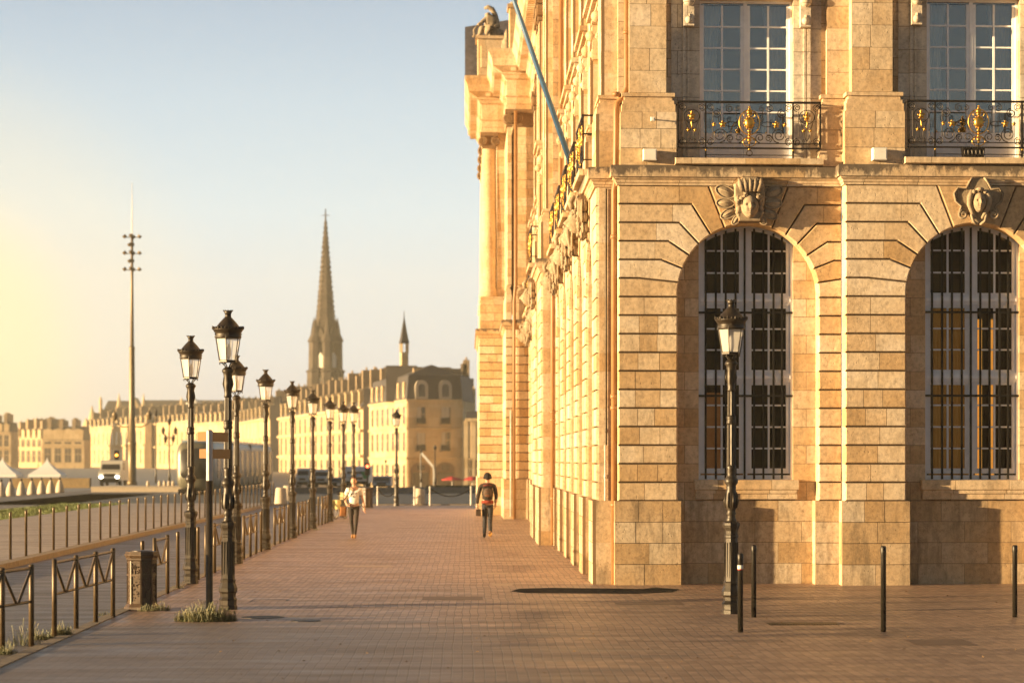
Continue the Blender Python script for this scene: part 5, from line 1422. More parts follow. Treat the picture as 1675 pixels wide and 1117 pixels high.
# ------------------------------------------------------------ tall floodlight mast
g = at(216, 793)
ms = thing('light_mast', 'very tall tapering mast with tiers of floodlights and a needle tip', 'mast', tuple(g))
mm = simple('khaki_painted_mast', (.17,.12,.06), .45, .3, 3, .15)
m = MB(); m.smooth = True; m.lathe([(.42,0),(.42,.3),(.36,.35),(.355,3.4),(.38,3.45),(.38,3.7),(.32,3.75),(.25,7),(.22,11.5),(.25,11.6),(.25,11.8),(.17,11.9),(.12,17),(.11,21.4)], 16); m.build('shaft', mm, ms)
m = MB(); m.smooth = True; m.lathe([(.09,21.3),(.05,21.5),(.04,23.5),(.015,25.9)], 8); m.build('needle', M['white_box'], ms)
for j, z in enumerate((18.4, 19.1, 19.8, 20.5, 21.2)):
    for k in range(4 if j % 2 == 0 else 2):
        a = k*PI/2 + (PI/2 if j % 2 else 0); a = a if j % 2 else a
        L = .62 if j % 2 == 0 else .2
        m = MB(); c, s_ = math.cos(a), math.sin(a)
        m.tube([(0,0,z),(c*L,s_*L,z)], .04, 6); m.M = Matrix.Translation((c*L,s_*L,z+.06)) @ Matrix.Rotation(a, 4, 'Z') @ Matrix.Rotation(R(35), 4, 'Y')
        m.lathe([(.10,-.14),(.16,-.06),(.18,.12),(.14,.14)], 10); m.build('floodlight', mm, ms)
for sg, dz in ((-1, 0), (1, .05)):
    m = MB(); m.smooth = True; m.tube([(sg*.25,0,5.0),(sg*.8,0,4.95),(sg*1.35,0,5.25),(sg*1.45,0,5.5)], .05, 7); m.build('arm', mm, ms)
    m = MB(); m.smooth = True; m.lathe([(.08,5.5),(.2,5.6),(.24,5.95),(.28,6.0),(.08,6.25),(.03,6.4)], 10, (sg*1.45,0,dz)); m.build('lantern', mm, ms)
# candelabra and thin lamp posts far left
def small_lamp(px, py, top, label, arms=0, w=.05, glow=None):
    g = at(px, py); h = (py-top)*g.y/FPX
    t = thing('lamp_post', label, 'lamp post', tuple(g), 0, 'distant lamp posts')
    m = MB(); m.smooth = True; m.lathe([(w*1.8,0),(w*1.6,h*.12),(w,h*.2),(w*.8,h*.9)], 8); m.build('post', M['castiron'], t)
    heads = [(0, h*.88)] + [(sg*w*8, h*.74) for sg in (-1, 1)]*(1 if arms else 0) + ([(sg*w*5, h*.62) for sg in (-1, 1)] if arms > 2 else [])
    for x, z in heads:
        m = MB(); m.smooth = True; 
        if x: m.tube([(0,0,z-h*.05),(x*.6,0,z-h*.06),(x,0,z)], w*.5, 5)
        m.lathe([(w*1.4,z),(w*2.6,z+h*.06),(w*3,z+h*.065),(w*.8,z+h*.11),(w*.9,z+h*.12)], 8, (x,0,0)); m.build('lantern', M['castiron'], t)
    return t
small_lamp(277, 790, 683, 'distant candelabra lamp with five lanterns left of the tram', 3, .07)
small_lamp(255, 790, 668, 'distant single lamp post between the mast and the candelabra lamp', 0, .05)
small_lamp(688.6, 789, 734, 'small far lamp post before the corner house, left of the stairway sign', 0, .05)
small_lamp(711.6, 792, 728, 'small far lamp post before the corner house, right of the previous thin one', 0, .06)
small_lamp(631, 789, 752, 'tiny far lamp post before the sunlit side of the corner house', 0, .05)
def traffic_light(px, py, top, label, col, st):
    g = at(px, py); h = (py-top)*g.y/FPX
    t = thing('traffic_light', label, 'traffic light', tuple(g), 0)
    m = MB(); m.lathe([(.06,0),(.06,h*.6)], 8); m.build('post', M['iron'], t)
    m = MB(); m.block([(-.2,h*.5),(.2,h*.5),(.2,h),(-.2,h)], .03, -.12, .12, cd=.03); hd = m.build('signal_head', M['iron'], t)
    m = MB(); m.smooth = True; m.ball((0,-.14,h*.86), .11, 10, 6, 1, .4, 1); m.build('lit_lens', emit('signal_'+label[:6], col, st), hd)
    m = MB(); m.smooth = True; m.ball((0,-.13,h*.64), .09, 10, 6, 1, .3, 1); m.build('unlit_lens', M['bar'], hd)
traffic_light(601, 797, 757, 'traffic light showing red behind the walking boy', (1,.12,.04), 3)
traffic_light(191, 793, 737, 'traffic light showing amber beside the white van on the left', (1,.35,.03), 3)

# ------------------------------------------------------------ low walls, hedge, cones, tents, vehicles
def low_wall(name, px0, px1, Y, h, label, mat, d=.5):
    a, b = PX(px0, Y), PX(px1, Y); z = gz((a+b)/2, Y)
    m = MB(); m.box(0, b-a, 0, d, -.05, h*.85); m.box(-.03, b-a+.03, -.04, d+.04, h*.85, h)
    return tag(m.build(name, mat, None, (a, Y, z)), label, 'wall')
low_wall('low_wall', 149, 302, 164, .36, 'low stone wall beside the tramway, in front of the tall mast', M['conc'], 9)
low_wall('low_wall', 455, 786, 156.5, .40, 'long low grey wall across the roadway at the end of the promenade', simple('grey_wall_stone', (.17,.16,.155), .8, 0, 4, .2, .01))
low_wall('low_wall', 20, 146, 188, .75, 'low brown wall behind the cone bollards on the left', simple('brown_wall', (.28,.19,.09), .8, 0, 4, .2), 1)
hm = MB(); rr = random.Random(21); 
a_, b_ = PX(700, 160), PX(786, 160)
blades(hm, 2500, lambda r: (r.uniform(a_, b_)-a_, r.uniform(0,.8), 1), .55, .12, rr, .8)
tag(hm.build('hedge', M['weed'], None, (a_, 159, gz(-2,160)), fix=False), 'low clipped hedge behind the long grey wall near the palace', 'hedge')
cone0 = None
for i, (px, l) in enumerate(((2, 'cone bollard cut by the left edge'), (17, 'second cone bollard from the left edge'), (35, 'third cone bollard from the left edge'), (52, 'fourth cone bollard from the left edge'), (68, 'fifth cone bollard from the left edge'), (83, 'sixth cone bollard from the left edge'), (98, 'rightmost cone bollard, before the yellow box'))):
    g = at(px, 812-i*1.1)
    if cone0 is None:
        m = MB(); m.smooth = True; m.lathe([(.28,0),(.29,.08),(.26,.3),(.20,.55),(.11,.78),(.06,.86)], 16); cone0 = m.build('cone_bollard', M['conc'], None, tuple(g)); o = cone0
        m = MB(); m.smooth = True; m.lathe([(.06,.85),(.075,.92),(.03,1.05)], 8); m.build('knob', M['iron'], cone0)
    else: o = copy_tree(cone0, None, tuple(g))
    tag(o, l, 'bollard', 'conical stone bollards')
def van(px0, px1, py0, py1, label, col, lights=None, name='van', ln=4.6, faces=-1):
    g0 = at((px0+px1)/2, py1); Y = g0.y; w = (px1-px0)*Y/FPX; h = (py1-py0)*Y/FPX; z = 0
    t = thing(name, label, name, (g0.x, Y, z), 0)
    p = simple('vehicle_paint_'+label[:9].replace(' ','_'), col, .3, .1)
    m = MB(); m.smooth = False
    prof = [(0,.22*h),(0,.55*h),(ln*.16,.62*h),(ln*.28,h*.97),(ln*.34,h),(ln*.97,h),(ln,.9*h),(ln,.22*h)]
    m.M = Matrix(((0,1,0,0),(1,0,0,0),(0,0,1,0),(0,0,0,1)))
    m.prism(prof, -w/2, w/2); m.build('body', p, t)
    m = MB(); m.add([(-w*.43,ln*.168-.02,.64*h),(w*.43,ln*.168-.02,.64*h),(w*.40,ln*.275-.02,.94*h),(-w*.40,ln*.275-.02,.94*h)], [(0,1,2,3)]); m.box(-w*.5-.01,w*.5+.01,ln*.33,ln*.55,.62*h,.9*h); m.build('windscreen', dg_, t)
    m = MB(); m.box(-w*.42,w*.42,-.04,.02,.14*h,.30*h); m.box(-w*.25,w*.25,-.03,.02,.38*h,.48*h); m.build('bumper', M['iron'], t)
    for sx in (-1,1):
        for yy in (ln*.2, ln*.8):
            m = MB(); m.smooth = True; m.M = Matrix.Translation((sx*w*.42, yy, .2*h)) @ Matrix.Rotation(R(90), 4, 'Y'); m.lathe([(.2*h,-.1),(.2*h,.1)], 16); wo = m.build('wheel', M['iron'], t)
        m = MB(); m.smooth = True; m.ball((sx*w*.37,-.03,.36*h), .12, 10, 6, 1.2, .4, .9); m.build('headlight', emit('headlamp_'+str(px0), (1,.93,.7), lights) if lights and sx < 0 else (bpy.data.materials['headlamp_'+str(px0)] if lights else M['white_box']), t)
    return t
van(161, 196, 753, 795, 'white van with lit headlights on the left, beside the mast', (.55,.5,.42), 6, ln=5)
van(512, 537, 768, 797, 'white parked van with dark windscreen behind the fifth lamp', (.6,.6,.6))
van(484, 505, 766, 797, 'pale van behind the fourth lamp of the row', (.62,.62,.58))
van(609, 638, 779, 799, 'small grey car right of the walking boy', (.16,.16,.18), name='car', ln=4.2)
van(538, 556, 781, 798, 'dark car behind the sixth lamp', (.05,.05,.06), name='car', ln=4.2)
t = van(563, 603, 763, 797, 'large white lorry with a green patch on its side, behind the walking boy', (.62,.60,.56), name='lorry', ln=7)
m = MB(); m.prism([(.35,1.25),(1.05,1.25),(.95,.75),(.60,.60)], -.02, .03); m.build('green_patch', simple('green_sign_paint', (.03,.32,.10), .5), t)
g = at(103, 797); m = MB(); m.block([(-.45,0),(.45,0),(.45,.62),(-.45,.62)], .03, -.3, .3, cd=.03); tag(m.build('box', simple('bright_yellow_plastic', (.75,.38,.02), .5), None, tuple(g)), 'bright yellow box right of the cone bollards', 'box')
def tent(px0, px1, peak, Y, label):
    a, b = PX(px0, Y), PX(px1, Y); w = (b-a)/2; z = gz(a, Y); zp = PZ(peak, Y, px0); ze = PZ(776, Y, px0)
    t = thing('market_tent', label, 'tent', ((a+b)/2, Y, z), 0, 'white pointed tents')
    m = MB(); n = 8; pts = []
    for j in range(n+1):
        q = j/n; ww = w*(1-q)**1.6 if q < 1 else .02
        zz = ze+(zp-ze)*q
        for sx, sy in ((-1,-1),(1,-1),(1,1),(-1,1)): pts.append((sx*max(ww,.03), w+sy*max(ww,.03), zz-z))
    m.add(pts, [(j*4+k, j*4+(k+1)%4, (j+1)*4+(k+1)%4, (j+1)*4+k) for j in range(n) for k in range(4)])
    m.box(-w, w, 0, .02, ze-z-.2, ze-z); m.box(-w, -w+.02, 0, 2*w, ze-z-.2, ze-z); m.box(w-.02, w, 0, 2*w, ze-z-.2, ze-z)
    m.build('canopy', simple('white_canvas', (.80,.78,.76), .8) if 'white_canvas' not in bpy.data.materials else bpy.data.materials['white_canvas'], t)
    for sx in (-1, 1):
        for sy in (0, 2): m = MB(); m.lathe([(.04,0),(.04,ze-z)], 6, (sx*w*.97, sy*w+.03*(1-sy), 0)); m.build('pole', M['pipe_grey'], t)
tent(45, 100, 749, 196, 'white pointed tent between the cone bollards and the sunlit houses'); tent(-30, 27, 748, 196, 'white pointed tent cut off by the left edge')
for (px0, px1, l) in ((722, 757, 'red parasol left of the other, before the corner house'), (755, 790, 'red parasol nearest the palace wall')):
    Y = 250; a, b = PX(px0, Y), PX(px1, Y); x = (a+b)/2; z = gz(x, Y); zt = PZ(779, Y, px0)
    t = thing('parasol', l, 'parasol', (x, Y, z), 0, 'red cafe parasols')
    m = MB(); m.lathe([((b-a)/2, zt-z-.40), ((b-a)/2, zt-z-.33), (.3, zt-z-.04), (.02, zt-z)], 8, sq=.8); m.build('canopy', simple('red_canvas', (.42,.03,.03), .8) if 'red_canvas' not in bpy.data.materials else bpy.data.materials['red_canvas'], t)
    m = MB(); m.lathe([(.04,0),(.04,zt-z-.05)], 6); m.build('pole', M['pipe_grey'], t)
# stone bollards on the tramway wall
for i, px in enumerate((242, 261, 269, 276, 283)):
    Y = 168; m = MB(); m.smooth = True; m.lathe([(.10,0),(.11,.2),(.07,.34),(.02,.38)], 10)
    tag(m.build('stone_bollard', M['conc'], None, (PX(px, Y), Y, .36)), 'little pale stone bollard on the low wall, number %s from the left' % ('one two three four five'.split()[i]) if False else ['leftmost little pale bollard on the low wall beside the tram', 'second little pale bollard on the low wall beside the tram', 'middle one of the five little bollards on the low wall', 'fourth little pale bollard on the low wall beside the tram', 'little pale bollard on the low wall nearest the tram'][i], 'bollard', 'little bollards on the low wall')
# ------------------------------------------------------------ distant houses
M['far_stone'] = stone_mat('distant_limestone', [(0.0,(0.40,0.28,0.15)), (0.5,(0.50,0.37,0.22)), (1.0,(0.58,0.45,0.29))], (2.2, 1.2, 0, 0), .15)
M['far_slate'] = simple('distant_slate', (0.040,0.034,0.034), .7, 0, .8, .25)
M['far_chim'] = simple('chimney_render', (0.24,0.17,0.105), .9, 0, .5, .35)
M['far_win'] = simple('distant_window_glass', (0.05,0.04,0.035), .15, 0)
M['shutter'] = simple('pale_shutter', (0.40,0.34,0.27), .7, 0)
def window_mesh(w, h, arch=False, rail=False):
    m = MB(); m.box(-w/2, w/2, -.02, .02, 0, h)
    return m.mesh('window', M['far_win'])
wm = {}
def far_window(par, x, z, w, h, loc_y=0.0, frame=True, tr=None):
    k = (round(w,2), round(h,2))
    if k not in wm:
        m = MB(); m.box(-w/2-.12, -w/2, -.03, .05, -.1, h+.12); m.box(w/2, w/2+.12, -.03, .05, -.1, h+.12); m.box(-w/2, w/2, -.07, .05, h, h+.12); m.box(-w/2-.2, w/2+.2, -.12, .05, -.22, -.1)
        m.box(-.03, .03, -.03, .03, 0, h)
        m.box(-w/2, w/2, -.028, .02, h*.55, h*.58)
        a = m.mesh('window', M['far_stone'])
        m = MB(); m.box(-w/2, w/2, -.02, .02, -.05, h); wm[k] = (a, m.mesh('pane', M['far_win']))
    o = link('window', wm[k][0], par, (x, loc_y, z), 0); link('pane', wm[k][1], o)
def terrace(name, label, A, B, ze, zr, bays, floors, chim=True, zb=None, depth=12, roof_in=2.2, dorm=0, group=None):
    """house row from far point A to near point B (plan), lit facade on the left of travel B->A; local x runs A->B"""
    A, B = Vector(A), Vector(B); d = (B-A); L = d.length; rz = math.atan2(d.y, d.x)
    z0 = gz(B.x, B.y) if zb is None else zb
    t = thing(name, label, 'building', (A.x, A.y, z0), rz, group)
    ze -= z0; zr -= z0
    m = MB(); m.box(0, L, 0, depth, 0, ze)
    for k in range(bays+1): m.box(L*k/bays-.25, L*k/bays+.25, -.05, 0, 0, ze-.3)
    m.build('wall', M['far_stone'], t)
    m = MB()
    for z in [f[0]-.55 for f in floors[1:]] + [ze-.35]: m.box(-.1, L+.1, -.45, .1, z, z+.35)
    m.build('cornice', M['far_stone'], t)
    m = MB(); m.add([(0,-.2,ze),(L,-.2,ze),(L,depth,ze),(0,depth,ze),(0.0,roof_in,zr),(L,roof_in,zr),(L,depth-roof_in,zr),(0,depth-roof_in,zr)], [(0,1,5,4),(1,2,6,5),(2,3,7,6),(3,0,4,7),(4,5,6,7)])
    ro = m.build('roof', M['far_slate'], t)
    # dormers lit along the slope
    if dorm:
        for k in range(bays):
            x = L*(k+.5)/bays; m = MB(); hh = (zr-ze)*.72
            m.box(x-dorm/2, x+dorm/2, -.1, roof_in, ze, ze+hh); m.prism([(x-dorm/2-.1, ze+hh), (x+dorm/2+.1, ze+hh), (x, ze+hh+.4)], -.2, roof_in)
            m.build('dormer', M['far_stone'], ro)
    if chim:
        n = chim; 
        for k in range(n):
            x = L*(k+.4)/n + rnd.uniform(-.6,.6); m = MB(); h = rnd.uniform(1.3, 2.6)
            m.box(x-.45, x+.45, 1.6, depth-2, ze+.5, zr+h)
            for j in range(5): m.lathe([(.16,zr+h),(.14,zr+h+.4)], 6, (x, 2.2+j*1.4, 0))
            m.build('chimney', M['far_chim'], ro)
    c = 0
    for (z, w, h) in floors:
        for k in range(bays):
            if c < 99: far_window(t, L*(k+.5)/bays, z, w, h, -.02); c += 1
    return t
Yc = 290.0
a = P(666.7, 751, Yc); b = P(755.5, 751, Yc); zc_ = gz(a.x, Yc)
dx, dy = -.192, .981
ze = PZ(654.5, Yc, 690); zm = PZ(613, Yc, 690)
# corner house
t = thing('corner_house', 'four-storey stone corner house with dark mansard roof and two round dormers', 'building', (a.x, Yc, zc_))
L1 = 30.0; w_ = b.x-a.x; s = 1/13.3
PHI = R(14); Mf = Matrix.Rotation(PHI, 4, 'Z'); TP = math.tan(PHI)
pl = [(0,0),(w_,w_*TP),(w_+1.5,14),(dx*L1+10,dy*L1),(dx*L1,dy*L1)]
m = MB(); m.prismz(pl, 0, ze-zc_)
for x in (.0, w_): m.box(x-.12, x+.12, x*TP-.10, x*TP+.1, 0, ze-zc_-.3)
m.build('wall', M['far_stone'], t)
m = MB()
for py in (749.5, 701, 655): z = PZ(py, Yc, 700)-zc_; m.sweep([(w_,w_*TP),(0,0),(dx*L1,dy*L1)][::1], [(-.1,z-.12),(.12,z-.12),(.2,z+.05),(.2,z+.15),(-.1,z+.2)])
m.build('cornice', M['far_stone'], t)
m = MB(); H = ze-zc_; H2 = zm-zc_; i_ = .55; HA = PZ(594.5, Yc, 700)-zc_
q = [(-.1,-.1),(w_+.1,w_*TP-.1),(w_+1.5,14),(dx*L1+10,dy*L1),(dx*L1-.1,dy*L1)]
r2 = [(i_*.2,i_),(w_-i_*.3,i_+w_*TP),(w_+1.2,13.5),(dx*L1+9,dy*L1-.5),(dx*L1+i_,dy*L1-.5)]
ax = PX(706, Yc+4)-a.x
n = 5
pts = [(x,y,H) for x,y in q]+[(x,y,H2) for x,y in r2]+[(ax,3.6,HA),(dx*L1+4.5,dy*L1-.6,HA)]
m.add(pts, [(k,(k+1)%n,n+(k+1)%n,n+k) for k in range(n)]+[(5,6,10),(6,7,10),(7,8,11,10),(8,9,11),(9,5,10,11)])
rf = m.build('roof', M['far_slate'], t)
for px in (690, 730):
    x = PX(px, Yc)-a.x; z0 = PZ(652, Yc, px)-zc_; m = MB(); m.M = Mf
    m.prism([(x-.78,z0),(x+.78,z0),(x+.78,z0+1.45)]+[(x+.78*math.cos(PI*k/8), z0+1.5+.75*math.sin(PI*k/8)) for k in range(1,8)]+[(x-.78,z0+1.45)], -.12, .8); d_ = m.build('dormer', M['shutter'], rf)
    m = MB(); m.M = Mf; m.prism([(x-.42,z0+.25),(x+.42,z0+.25),(x+.42,z0+1.4)]+[(x+.42*math.cos(PI*k/6), z0+1.4+.4*math.sin(PI*k/6)) for k in range(1,6)]+[(x-.42,z0+1.4)], -.16, -.125); m.box(x-.03,x+.03,-.2,-.155,z0+.25,z0+1.7); m.box(x-.4,x+.4,-.2,-.155,z0+1.0,z0+1.05); m.build('dormer_window', M['far_win'], d_)
for px, y0_, y1_, op in ((689, 665.7, 692, 1), (730, 665.7, 692, 0), (689, 708, 736, 0), (730, 707, 736, 1)):
    x = PX(px, Yc)-a.x; z0 = PZ(y1_, Yc, px)-zc_; z1 = PZ(y0_, Yc, px)-zc_; far_window(t, x, z0, .95, z1-z0, -.02); o = [c for c in t.children if c.name.startswith('window') and not c.name.startswith('window_')][-1]; o.location = (x, x*TP-.02, z0); o.rotation_euler = (0, 0, PHI)
    m = MB(); m.M = Mf; m.box(x-.46, x-.02, -.10, -.05, z0, z1)
    if not op: m.box(x+.02, x+.46, -.10, -.05, z0+.7, z1)
    m.build('shutter', M['shutter'], t)
    m = MB(); m.M = Mf; m.box(x-.55,x+.55,-.32,-.28,z0+.05,z0+.62); m.box(x-.6,x+.6,-.35,0,z0-.08,z0); m.build('window_balcony', M['iron'], t)
for px in (689, 730):
    x = PX(px, Yc)-a.x; z0 = 0; z1 = PZ(757, Yc, px)-zc_; zc1 = PZ(773, Yc, px)-zc_
    m = MB(); m.M = Mf; m.prism([(x-1.15,z0),(x+1.15,z0),(x+1.15,z1-.6)]+[(x+1.15*math.cos(PI*k/8), z1-.7+.8*math.sin(PI*k/8)) for k in range(1,8)]+[(x-1.15,z1-.6)], -.10, .05); ar = m.build('shop_arch', M['far_chim'], t)
    m = MB(); m.M = Mf; m.box(x-.95,x+.95,-.16,-.105,0,zc1); m.box(x-.45,x+.45,-.16,-.105,zc1+.35,z1-.25); m.build('shopfront', M['far_win'], ar)
# windows on the long sunlit side: placed in the wall plane by small rotated frames
ang = math.atan2(-dy, -dx)
for zf, h in ((PZ(692,Yc,690)-zc_, 2.0), (PZ(736,Yc,690)-zc_, 2.1), (.9, 2.6), (PZ(650,Yc,690)-zc_, 1.9)):
    for k in range(7):
        u = 2.4+4.1*k; k_ = (1.5, round(h,2))
        if h == 1.9:
            m = MB(); m.box(-.55,.55,-.12,1.2,0,h); m.box(-.33,.33,-.16,-.12,.3,h-.3); o = m.build('dormer', M['far_stone'], rf, (dx*u, dy*u, zf), ang)
        else:
            far_window(t, 0, 0, 1.5, h); o = t.children[-1]; 
            o = [c for c in t.children if c.name.startswith('window') and not c.name.startswith('window_')][-1]; o.location = (dx*u-.02*dy, dy*u+.02*dx, zf); o.rotation_euler = (0,0,ang)
for (u, h) in ((3, .9), (9.5, 1.3), (16, 1.0), (22, 1.2), (28, 1.8)):
    m = MB(); m.M = Matrix.Translation((dx*u, dy*u, 0)) @ Matrix.Rotation(ang, 4, 'Z'); m.box(-.5,.5,1.2,7,H,H2+h); m.build('chimney', M['far_chim'], rf)
m = MB(); m.M = Matrix.Translation((PX(657,Yc+9)-a.x, 9, 0)); m.box(-1.9,1.9,-.4,.6,H,PZ(598,Yc+9,660)-zc_); m.build('chimney', M['far_slate'], rf)
# stairway / escalator-like slanting sign before the house omitted: white slanting awning instead
m = MB(); p0, p1 = P(688, 737, 262), P(709, 761, 262)
m.add([tuple(p0), tuple(p1), tuple(p1+Vector((0,0,-.35))), tuple(p0+Vector((0,0,-.35))), tuple(p0+Vector((0,1.2,0))), tuple(p1+Vector((0,1.2,0))), tuple(p1+Vector((0,1.2,-.35))), tuple(p0+Vector((0,1.2,-.35)))], [(0,1,2,3),(4,5,6,7),(0,1,5,4),(3,2,6,7),(0,3,7,4),(1,2,6,5)])
for p in (p0, p1): m.box(p.x-.06,p.x+.06,262.5,262.62,gz(p.x,262),p.z-.3)
tag(m.build('awning', M['white_box'], None), 'pale slanting awning on posts before the corner house', 'awning')

def qpt(px, Y): return (PX(px, Y), Y)
def on_ray(A, dirv, px):
    a_, b_ = ray(px); # A + s*dir = t*(a,b)
    det = dirv[0]*(-b_) + a_*dirv[1]; s_ = (-A[0]*(-b_) - a_*A[1])/det*1.0
    s_ = ((-A[0])*(-b_) - (-a_)*(-A[1]))/(dirv[0]*(-b_) - (-a_)*dirv[1])
    return (A[0]+s_*dirv[0], A[1]+s_*dirv[1])
C0 = (a.x, Yc); D0 = (dx, dy)
e1 = on_ray(C0, D0, 602); e2 = on_ray(C0, D0, 594); e3 = on_ray(C0, D0, 457)
z_e = PZ(654.5, Yc, 690); z_m = PZ(624, Yc, 690)
terrace('quay_house', 'long sunlit quayside terrace with many tall chimneys left of the corner house', e3, e2, z_e, z_m+.6, 15, [(1.2,2.2,2.9),(5.0,2.2,2.7),(8.4,2.0,2.2)], 14, zb=-2, dorm=1.0)
m = MB(); m.box(min(e1[0],e2[0])+.3, max(e1[0],e2[0])+3, e1[1]-1, e2[1]+2, -2, z_m); tag(m.build('party_wall', M['far_slate'], None), 'dark narrow gap wall between the corner house and the long terrace', 'wall')
terrace('quay_house', 'sunlit terrace rising behind the rear of the tram', qpt(391, 500), qpt(444, 432), PZ(682,432,444), PZ(656,432,444), 8, [(1.2,1.2,2.8),(5.0,1.2,2.6)], 5, zb=-1.5, dorm=1.0)
m = MB(); p = qpt(450, 430); m.box(p[0]-.9, p[0]+1.5, 430, 436, -2, PZ(662,430,450)); m.box(p[0]-.2, p[0]+.9, 431, 434, 0, PZ(648,430,450)); tag(m.build('party_wall', M['far_slate'], None), 'dark gable wall above the rear of the tram', 'wall')
terrace('quay_house', 'hazy terrace behind the nose of the tram', qpt(318, 545), qpt(390, 505), PZ(688,505,380), PZ(668,505,380), 9, [(1.2,1.3,3),(5.2,1.3,2.8)], 6, zb=0, dorm=1.1)
terrace('quay_house', 'hazy yellow terrace between the mast and the tram', qpt(252, 600), qpt(317, 548), PZ(687,548,317), PZ(673,548,317), 9, [(1.2,1.3,3.2),(5.5,1.3,3)], 6, zb=0, dorm=1.1)
terrace('quay_house', 'hazy yellow terrace left of the mast, below the church', qpt(138, 700), qpt(243, 612), PZ(692,612,243), PZ(676,612,243), 14, [(1.2,1.5,3.6),(6.2,1.5,3.2)], 8, zb=0, dorm=1.3)
m = MB(); p = qpt(247.5, 604); m.box(p[0]-.8, p[0]+.8, 598, 606, 0, PZ(692,604,247)); tag(m.build('party_wall', M['far_chim'], None), 'hazy brown gable wall between the two yellow terraces', 'wall')
terrace('townhouse', 'camera-facing hazy town house with four pale dormers', qpt(70, 600), qpt(136, 600), PZ(720,600,100), PZ(697,600,100), 4, [(1.5,1.6,3.4),(6,1.6,3)], 3, zb=0, dorm=2.4)
terrace('townhouse', 'far hazy house row with a glinting roof near the left edge', qpt(16, 650), qpt(69, 640), PZ(716,640,40), PZ(699,640,40), 6, [(1.5,1.5,3),(5.5,1.5,2.8)], 4, zb=0, dorm=1.2)
terrace('townhouse', 'tall hazy block cut off by the left edge', qpt(-60, 620), qpt(16, 620), PZ(706,620,10), PZ(690,620,10), 7, [(1.5,1.5,3),(5.5,1.5,2.8)], 4, zb=0, dorm=1.2)
terrace('townhouse', 'dark shaded house right of the corner house, behind the street opening', qpt(757, 330), qpt(775, 330), PZ(632,330,765), PZ(618,330,765), 2, [(1.5,1.0,2.2),(6,1.0,2.2)], 2, depth=20)
terrace('townhouse', 'low dark house at the palace edge beyond the parasols', qpt(762, 275), qpt(800, 275), PZ(684,275,765), PZ(672,275,765), 3, [(1.5,1.2,2.4)], 0, depth=14)
# houses across the square behind the viewer: the palace windows mirror them
terrace('townhouse', 'tall town house across the square, mirrored in the palace windows', (8, -46), (-9, -46), 15.5, 21, 5, [(1.2,1.8,3.2),(6,1.4,2.6),(10.5,1.4,2.4)], 4, zb=0, dorm=1.4)
terrace('townhouse', 'wide lower town house across the square, mirrored in the palace windows', (38, -49), (9, -49), 13, 18.5, 8, [(1.2,1.8,3.2),(6,1.4,2.6)], 5, zb=0, dorm=1.4)
# ------------------------------------------------------------ church with gables and pinnacles
Yh = 760.0
t = thing('church', 'hazy gothic church with long roof and slender pinnacles behind the terraces', 'building', (PX(215, Yh), Yh, 0))
ox = PX(215, Yh)
def H_(px, py, Y=Yh): p = P(px, py, Y); return (p.x-ox, p.z)
m = MB(); m.box(H_(158,700)[0], H_(372,700)[0], 0, 26, 0, H_(200,690)[1]); m.build('wall', M['far_stone'], t)
m = MB()
for (p0, p1, pe, pt, y0_, y1_) in ((160,216,694,654,-2,24), (216,372,680,652,6,30)):
    a0, a1 = H_(p0, pe), H_(p1, pe); b0, b1 = H_(p0+8, pt), H_(p1, pt)
    m.add([(a0[0],y0_,a0[1]),(a1[0],y0_,a1[1]),(a1[0],y1_,a1[1]),(a0[0],y1_,a0[1]),(b0[0],(y0_+y1_)/2,b0[1]),(b1[0],(y0_+y1_)/2,b1[1])], [(0,1,5,4),(1,2,5),(2,3,4,5),(3,0,4),(0,3,2,1)])
m.build('roof', M['far_slate'], t)
m = MB(); g0, g1, g2 = H_(214,694), H_(244,694), H_(221,650); m.prism([(g0[0],0),(g1[0],0),g1,g2,g0], -3, 7); m.build('gable', M['far_stone'], t)
for px, top, bot, w in ((153,663,705,1.2),(143,683,705,1.0),(167,648,660,.5),(197,643,690,.9),(237,643,690,.8),(250,660,690,.8),(299,650,662,.5),(187,675,700,1.4),(240,668,692,1.4)):
    m = MB(); x, zt = H_(px, top); zb_ = H_(px, bot)[1]; m.lathe([(w,0),(w,zb_+(zt-zb_)*.35),(w*1.2,zb_+(zt-zb_)*.36),(.05,zt)], 8, (x,-3,0)); m.build('pinnacle', M['far_stone'], t)
m = MB(); x, zb_ = H_(335, 667); zt = H_(335, 654)[1]; m.lathe([(3.2,0),(3.2,zb_-1),(3.2,zb_),(.1,zt)], 6, (x,-30,0)); m.build('pavilion_roof', M['white_box'], t)
# ------------------------------------------------------------ great spire
Ys = 560.0
cx = PX(532.5, Ys); k = Ys/FPX*1.0
t = thing('spire_tower', 'tall gothic bell tower with needle spire and corner pinnacles rising over the terrace', 'tower', (cx, Ys, 0))
M['spire'] = stone_mat('grey_brown_spire_stone', [(0.0,(0.035,0.026,0.021)), (0.5,(0.055,0.043,0.034)), (1.0,(0.08,0.063,0.05))], (2.5, 1.6, 0, 0), .3)
def zp(py): return PZ(py, Ys, 533)
z1, z2, z3 = zp(548), zp(610), zp(640)
m = MB(); r0 = 17.6*k
m.lathe([(r0*1.30,0),(r0*1.28,z3),(r0*1.36,z3+.3),(r0*1.2,z3+.8),(r0*1.18,z2),(r0*1.26,z2+.3),(r0*1.05,z2+.9),(r0*1.02,z1-1),(r0*1.06,z1)], 6, rot=PI/6+.2)
sh_ = m.build('shaft', M['spire'], t)
m = MB(); m.lathe([(r0*1.0,z1),(r0*.70,zp(490)),(r0*.38,zp(425)),(r0*.18,zp(380)),(r0*.05,zp(352)),(.02,zp(343))], 8, rot=.2)
